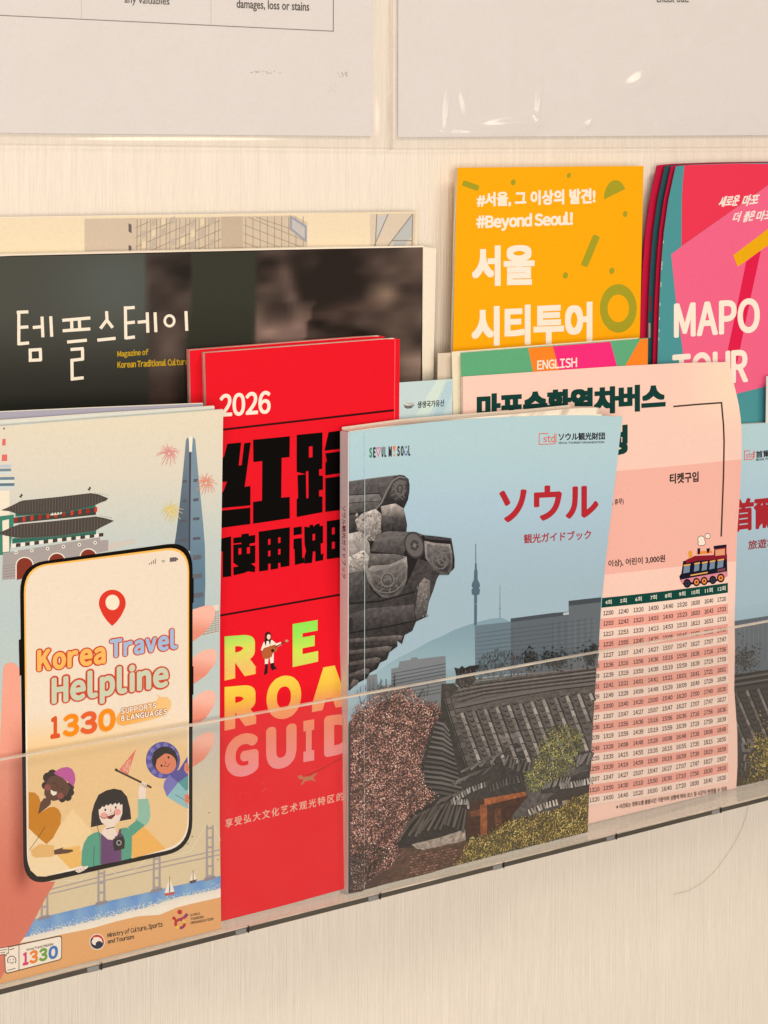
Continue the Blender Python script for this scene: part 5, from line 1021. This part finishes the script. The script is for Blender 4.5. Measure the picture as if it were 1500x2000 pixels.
Q3([(830, 452), (880, 412), (898, 385), (896, 268), (930, 262), (964, 266), (974, 320), (978, 380), (968, 415), (935, 445), (858, 510), (850, 470)], JK); Q3([(880, 398), (898, 385), (896, 268), (930, 262), (964, 266), (974, 320), (978, 380), (968, 415), (945, 440)], (150, 196, 172)); Q3([(900, 200), (912, 180), (940, 182), (950, 210), (945, 266), (902, 268)], SKN)
a.line(z3([(752, 78), (920, 160)]), 4, (70, 52, 44)); a.line(z3([(955, 178), (985, 194)]), 4, (70, 52, 44)); q = z3([(756, 78)])[0]; a.ell(q[0], q[1], 3, 3, (60, 44, 38), n=12); Q3([(886, -60), (832, 108), (774, 78)], (234, 118, 100)); a.text('KOREA', [np.array(q_) for q_ in z3([(800, 52), (796, 84), (856, -6), (838, 98)])], (248, 196, 172), .02, tight=.1)
Q3([(915, 165), (930, 152), (950, 165), (955, 190), (935, 196), (918, 186)], SKN)
for k in range(3): a.line(z3([(918+k*12, 160+k*5), (930+k*12, 190+k*3)]), .8, (90, 60, 50))
Q3([(590, 452), (596, 360), (612, 300), (640, 240), (690, 212), (740, 200), (790, 210), (826, 252), (846, 330), (853, 398), (775, 412), (640, 440)], HB); Q3([(690, 440), (745, 430), (750, 470), (764, 500), (735, 535), (690, 530), (655, 490)], SKN); Q3([(640, 330), (700, 290), (770, 284), (796, 296), (795, 360), (775, 412), (735, 444), (700, 448), (660, 420), (645, 385)], SKN)
Q3([(632, 335), (650, 282), (720, 262), (790, 270), (800, 300), (780, 306), (776, 290), (758, 304), (750, 292), (728, 308), (722, 296), (700, 312), (694, 302), (674, 322), (668, 312), (648, 335)], HB)
for x, y in ((676, 376), (762, 352)): q = z3([(x, y)])[0]; a.ell(q[0], q[1], 7, 6.4, (244, 168, 158), n=18)
for x, y in ((684, 338), (752, 322)): q = z3([(x, y)])[0]; a.ell(q[0], q[1], 1.8, 2.6, (44, 36, 34), n=10)
Q3([(692, 374), (745, 352), (748, 374), (725, 398), (702, 396)], (120, 44, 40)); Q3([(696, 374), (742, 356), (742, 364), (700, 380)], (252, 244, 232)); a.line(z3([(718, 330), (722, 348), (714, 350)]), .9, (90, 66, 58)); a.line(z3([(688, 462), (746, 450)]), 1.6, (70, 52, 52))
Q3([(655, 490), (700, 530), (735, 534), (765, 500), (776, 462), (795, 458), (790, 670), (655, 694)], (112, 70, 114)); Q3([(528, 700), (532, 610), (545, 555), (570, 512), (606, 490), (640, 480), (656, 492), (656, 694), (560, 716)], JK); Q3([(788, 458), (822, 452), (852, 470), (858, 520), (855, 652), (790, 668)], JK); a.line(z3([(612, 575), (608, 702)]), 1, (46, 84, 72)); a.line(z3([(632, 440), (650, 520), (652, 690)]), .9, (46, 60, 56))
Q3([(735, 526), (800, 506), (812, 540), (808, 590), (745, 606), (735, 570)], (48, 42, 44)); q = z3([(773, 552)])[0]; a.ell(q[0], q[1], 5, 5.4, (190, 180, 176), n=18); a.ell(q[0], q[1], 3.4, 3.7, (48, 42, 44), n=16); a.line(z3([(745, 515), (790, 498), (800, 505)]), 1.6, (48, 42, 44)); a.line(z3([(640, 375), (668, 392), (700, 390)]), .9, (44, 36, 34)); Q3([(488, 736), (505, 722), (545, 706), (572, 702), (568, 716), (540, 735), (510, 748)], SKN)
for k in range(3): a.line(z3([(500+k*18, 722-k*6), (515+k*18, 742-k*5)]), .7, (120, 84, 70))
VI, VL = (94, 88, 158), (128, 122, 190)
q = z2([(1060, 1015)])[0]; a.ell(q[0], q[1], 33.5, 36, VI)
Q2([(1095, 1120), (1165, 1075), (1220, 990), (1224, 1120), (1160, 1160)], VI); Q2([(1062, 1190), (1070, 1150), (1100, 1110), (1165, 1165), (1085, 1252)], VL); Q2([(1085, 1252), (1160, 1160), (1224, 1112), (1224, 1330), (1200, 1322), (1130, 1280)], (150, 196, 200)); Q2([(1160, 1160), (1224, 1112), (1224, 1200), (1210, 1215)], (92, 158, 156))
for k in range(9): an = math.radians(100+k*30); x, y = 1060+92*math.cos(an), 1015+100*math.sin(an); q = z2([(x, y)])[0]; a.ell(q[0], q[1], 5, 4.4, VL, math.degrees(an), n=12)
q = z2([(1072, 1012)])[0]; a.ell(q[0], q[1], 25, 26, HB); q = z2([(1078, 1038)])[0]; a.ell(q[0], q[1], 20.5, 20, (228, 136, 100)); Q2([(988, 1020), (1000, 960), (1050, 930), (1120, 936), (1122, 960), (1070, 972), (1020, 1010), (1012, 1050)], HB)
for x, y in ((1050, 1050), (1096, 996)): q = z2([(x, y)])[0]; a.ell(q[0], q[1], 2, 2.6, (50, 36, 34), n=10)
a.line(z2([(1062, 1050), (1090, 1056), (1106, 1036)]), 1.2, (120, 40, 34)); a.line(z2([(1070, 1020), (1080, 1034), (1072, 1038)]), .9, (120, 60, 44)); a.line(z2([(1140, 1240), (1195, 1270)]), .9, (60, 80, 90))
for y in (1068, 1270): Q2([(1200, y-30), (1222, y-40), (1232, y+10), (1215, y+38), (1198, y+10)], (232, 140, 106)); [a.line(z2([(1206, y-20+k*14), (1228, y-24+k*14)]), .7, (160, 76, 56)) for k in range(3)]
# logos along the foot
q = z3([(632, 1198)])[0]; a.ell(q[0], q[1], 14.8, 15.6, (250, 240, 222), n=36); a.ell(q[0], q[1], 13.4, 14, (40, 44, 70), n=36); a.ell(q[0]+1.5, q[1]-3, 10, 10, (250, 240, 222), n=30)
a.poly([(q[0]-12, q[1]-6)]+[(q[0]+13.4*math.cos(t), q[1]+14*math.sin(t)) for t in np.linspace(math.radians(206), math.radians(372), 20)]+[(q[0]+10.5, q[1]+1), (q[0]+8.5, q[1]-6), (q[0]+2, q[1]-9.5), (q[0]-5, q[1]-9)], (206, 52, 52)); a.ell(q[0]-3.6, q[1]-.2, 7, 6.6, (250, 240, 222), n=24); a.ell(q[0]+3.8, q[1]+4.6, 6.6, 6.2, (40, 44, 70), n=24)
BKT = (66, 52, 44)
a.text('Ministry of Culture, Sports', (209.5, 1822, 1833.5, 317.5, 1798.5, 1812.5), BKT, .026, tight=.09); a.text('and Tourism', (210, 1834.5, 1843, 261.5, 1824, 1833.5), BKT, .026, tight=.09)
K1, K2, K3 = (196, 44, 48), (240, 200, 70), (150, 50, 110)
for (x, y, rr) in ((1170, 1004, 16),): q = z3([(x, y)])[0]; a.ell(q[0], q[1], rr/3.33, rr/3.33, K1, n=18)
for x0, y0, x1, y1, c_ in ((1124, 1038, 1146, 1056, K1), (1146, 1056, 1176, 1052, K2), (1176, 1052, 1200, 1040, K1), (1200, 1040, 1220, 1016, K3)): a.line(z3([(x0, y0), (x1, y1)]), 6, c_)
q = z3([(1172, 1080)])[0]
for k, c_ in enumerate((K1, K2, K3, K1, K2, K3, K1)): a.ring(q[0], q[1], 11.4, 11, 5.4, c_, 10, 200-60*k*.86-60, 200-60*k*.86)
for k, s_ in enumerate(('KOREA', 'TOURISM', 'ORGANIZATION')): x1 = (1302, 1322, 1386)[k]; y = 1010+k*25; a.text(s_, (372, 1480+(y+9-3)/3.33, 1480+(y+9+13)/3.33, x1/3.33, 1480+(y+9-3-(x1-1240)*.19)/3.33, 1480+(y+9+13-(x1-1240)*.19)/3.33), BKT, .02, tight=.09)
a.poly(rrect((7.5, 1850), (121, 1826), (121, 1874), (10, 1903), (7, 7), 5), (92, 66, 50)); a.poly(rrect((9, 1852), (119.5, 1828.5), (119.5, 1872.5), (11.5, 1900.5), (6, 6), 5), (250, 242, 224)); a.line([(37, 1846), (37, 1894)], 1.4, (92, 66, 50))
a.text('Korea Travel Helpline', (52, 1852, 1858.5, 104, 1840, 1847), BKT, .02, tight=.1)
for ch, x0, x1, c_ in (('1', 44, 55.5, (222, 58, 116)), ('3', 57, 74, (240, 136, 40)), ('3', 76, 92.5, (112, 164, 60)), ('0', 94.5, 113, (56, 120, 190))): d = lambda x: (x-44)*-.225; a.text(ch, (x0, 1860.5+d(x0), 1886+d(x0), x1, 1860.5+d(x1), 1886+d(x1)), c_, .05, tight=.1, res=7)
q = z3([(76, 1318)])[0]; a.ring(q[0], q[1], 9, 9, 1.6, BKT, 24, 140, 400); a.ell(q[0]-3, q[1]-1, 1, 1.3, BKT, n=8); a.ell(q[0]+3, q[1]-2, 1, 1.3, BKT, n=8); a.line(z3([(62, 1330), (76, 1338), (90, 1326)]), 1.2, BKT); a.line(z3([(48, 1384), (100, 1370)]), 1.4, BKT); a.line(z3([(60, 1250), (92, 1240)]), 1.6, BKT)
Q3([(-20, 1240), (55, 1228), (58, 1272), (44, 1276), (40, 1296), (28, 1280), (-20, 1290)], BKT); Q3([(-20, 1244), (51, 1232), (54, 1268), (40, 1272), (38, 1286), (28, 1275), (-20, 1286)], (250, 242, 224)); a.line(z3([(0, 1254), (44, 1247)]), 1.2, BKT); a.line(z3([(0, 1270), (34, 1264)]), 1.2, BKT)
for x, y in ((1362, 358), (1250, 512), (1418, 662), (1222, 560)): q = z3([(x, y)])[0]; a.ell(q[0], q[1], 1.1, 1.4, (90, 78, 66), n=7)
he = ([(-160, 845), (0, 832.5), (200, 817), (436, 800)], [(-160, 1961), (0, 1921), (432, 1813.5)], [(-160, 845), (-160, 1961)], [(436, 800), (433, 1000), (429.5, 1215), (429, 1600), (432, 1813.5)])
slab('front_panel', S, he, 0, .0003, [M_coat], r, skyb, a, 24, 60, side=(246, 236, 216))
slab('folded_panels', S, ([(x, y-.6) for x, y in he[0]], he[1], [(he[2][0][0], 844.4), he[2][1]], [(436, 799.4)]+he[3][1:]), .0005, .0012, [M_coat], r, (206, 214, 206), None, 10, 10, side=(214, 220, 206))

# ---------------------------------------------------------------- small white leaflet at the right edge, hair on the wall
r = thing('white_leaflet', 'white leaflet sliver at the right edge beside the pink and teal stack', 'leaflet', (.82, -.02, ZF))
slab('front_panel', Plane(.0325, .0235, -.1), quad_edges((1497, 735), (1660, 725), (1486, 1540), (1650, 1500)), 0, .0003, [M_coat], r, (228, 220, 210), None, 4, 8)
SH = Plane(.0012)
hp = np.array([(1462, 1570), (1458, 1592), (1449, 1618), (1438, 1642), (1420, 1670), (1398, 1700), (1372, 1724), (1345, 1740), (1316, 1747)], float)
cu = bpy.data.curves.new('hair', 'CURVE'); cu.dimensions = '3D'; cu.bevel_depth = .00007; cu.bevel_resolution = 1
sp = cu.splines.new('POLY'); HPt = SH(hp[:, 0], hp[:, 1]); sp.points.add(len(HPt)-1)
for p, q in zip(sp.points, HPt): p.co = (*q, 1)
tmp = bpy.data.objects.new('hair', cu); SC.collection.objects.link(tmp); dg = bpy.context.evaluated_depsgraph_get(); dg.update()
hm = bpy.data.meshes.new_from_object(tmp.evaluated_get(dg)); bpy.data.objects.remove(tmp); bpy.data.curves.remove(cu)
hm.materials.clear(); hm.materials.append(flat('hair_brown', (176, 146, 116), .5)); ho = bpy.data.objects.new('stray_hair', hm); SC.collection.objects.link(ho)
tag(ho, 'thin curved stray hair lying on the wallpaper below the rack', 'hair')
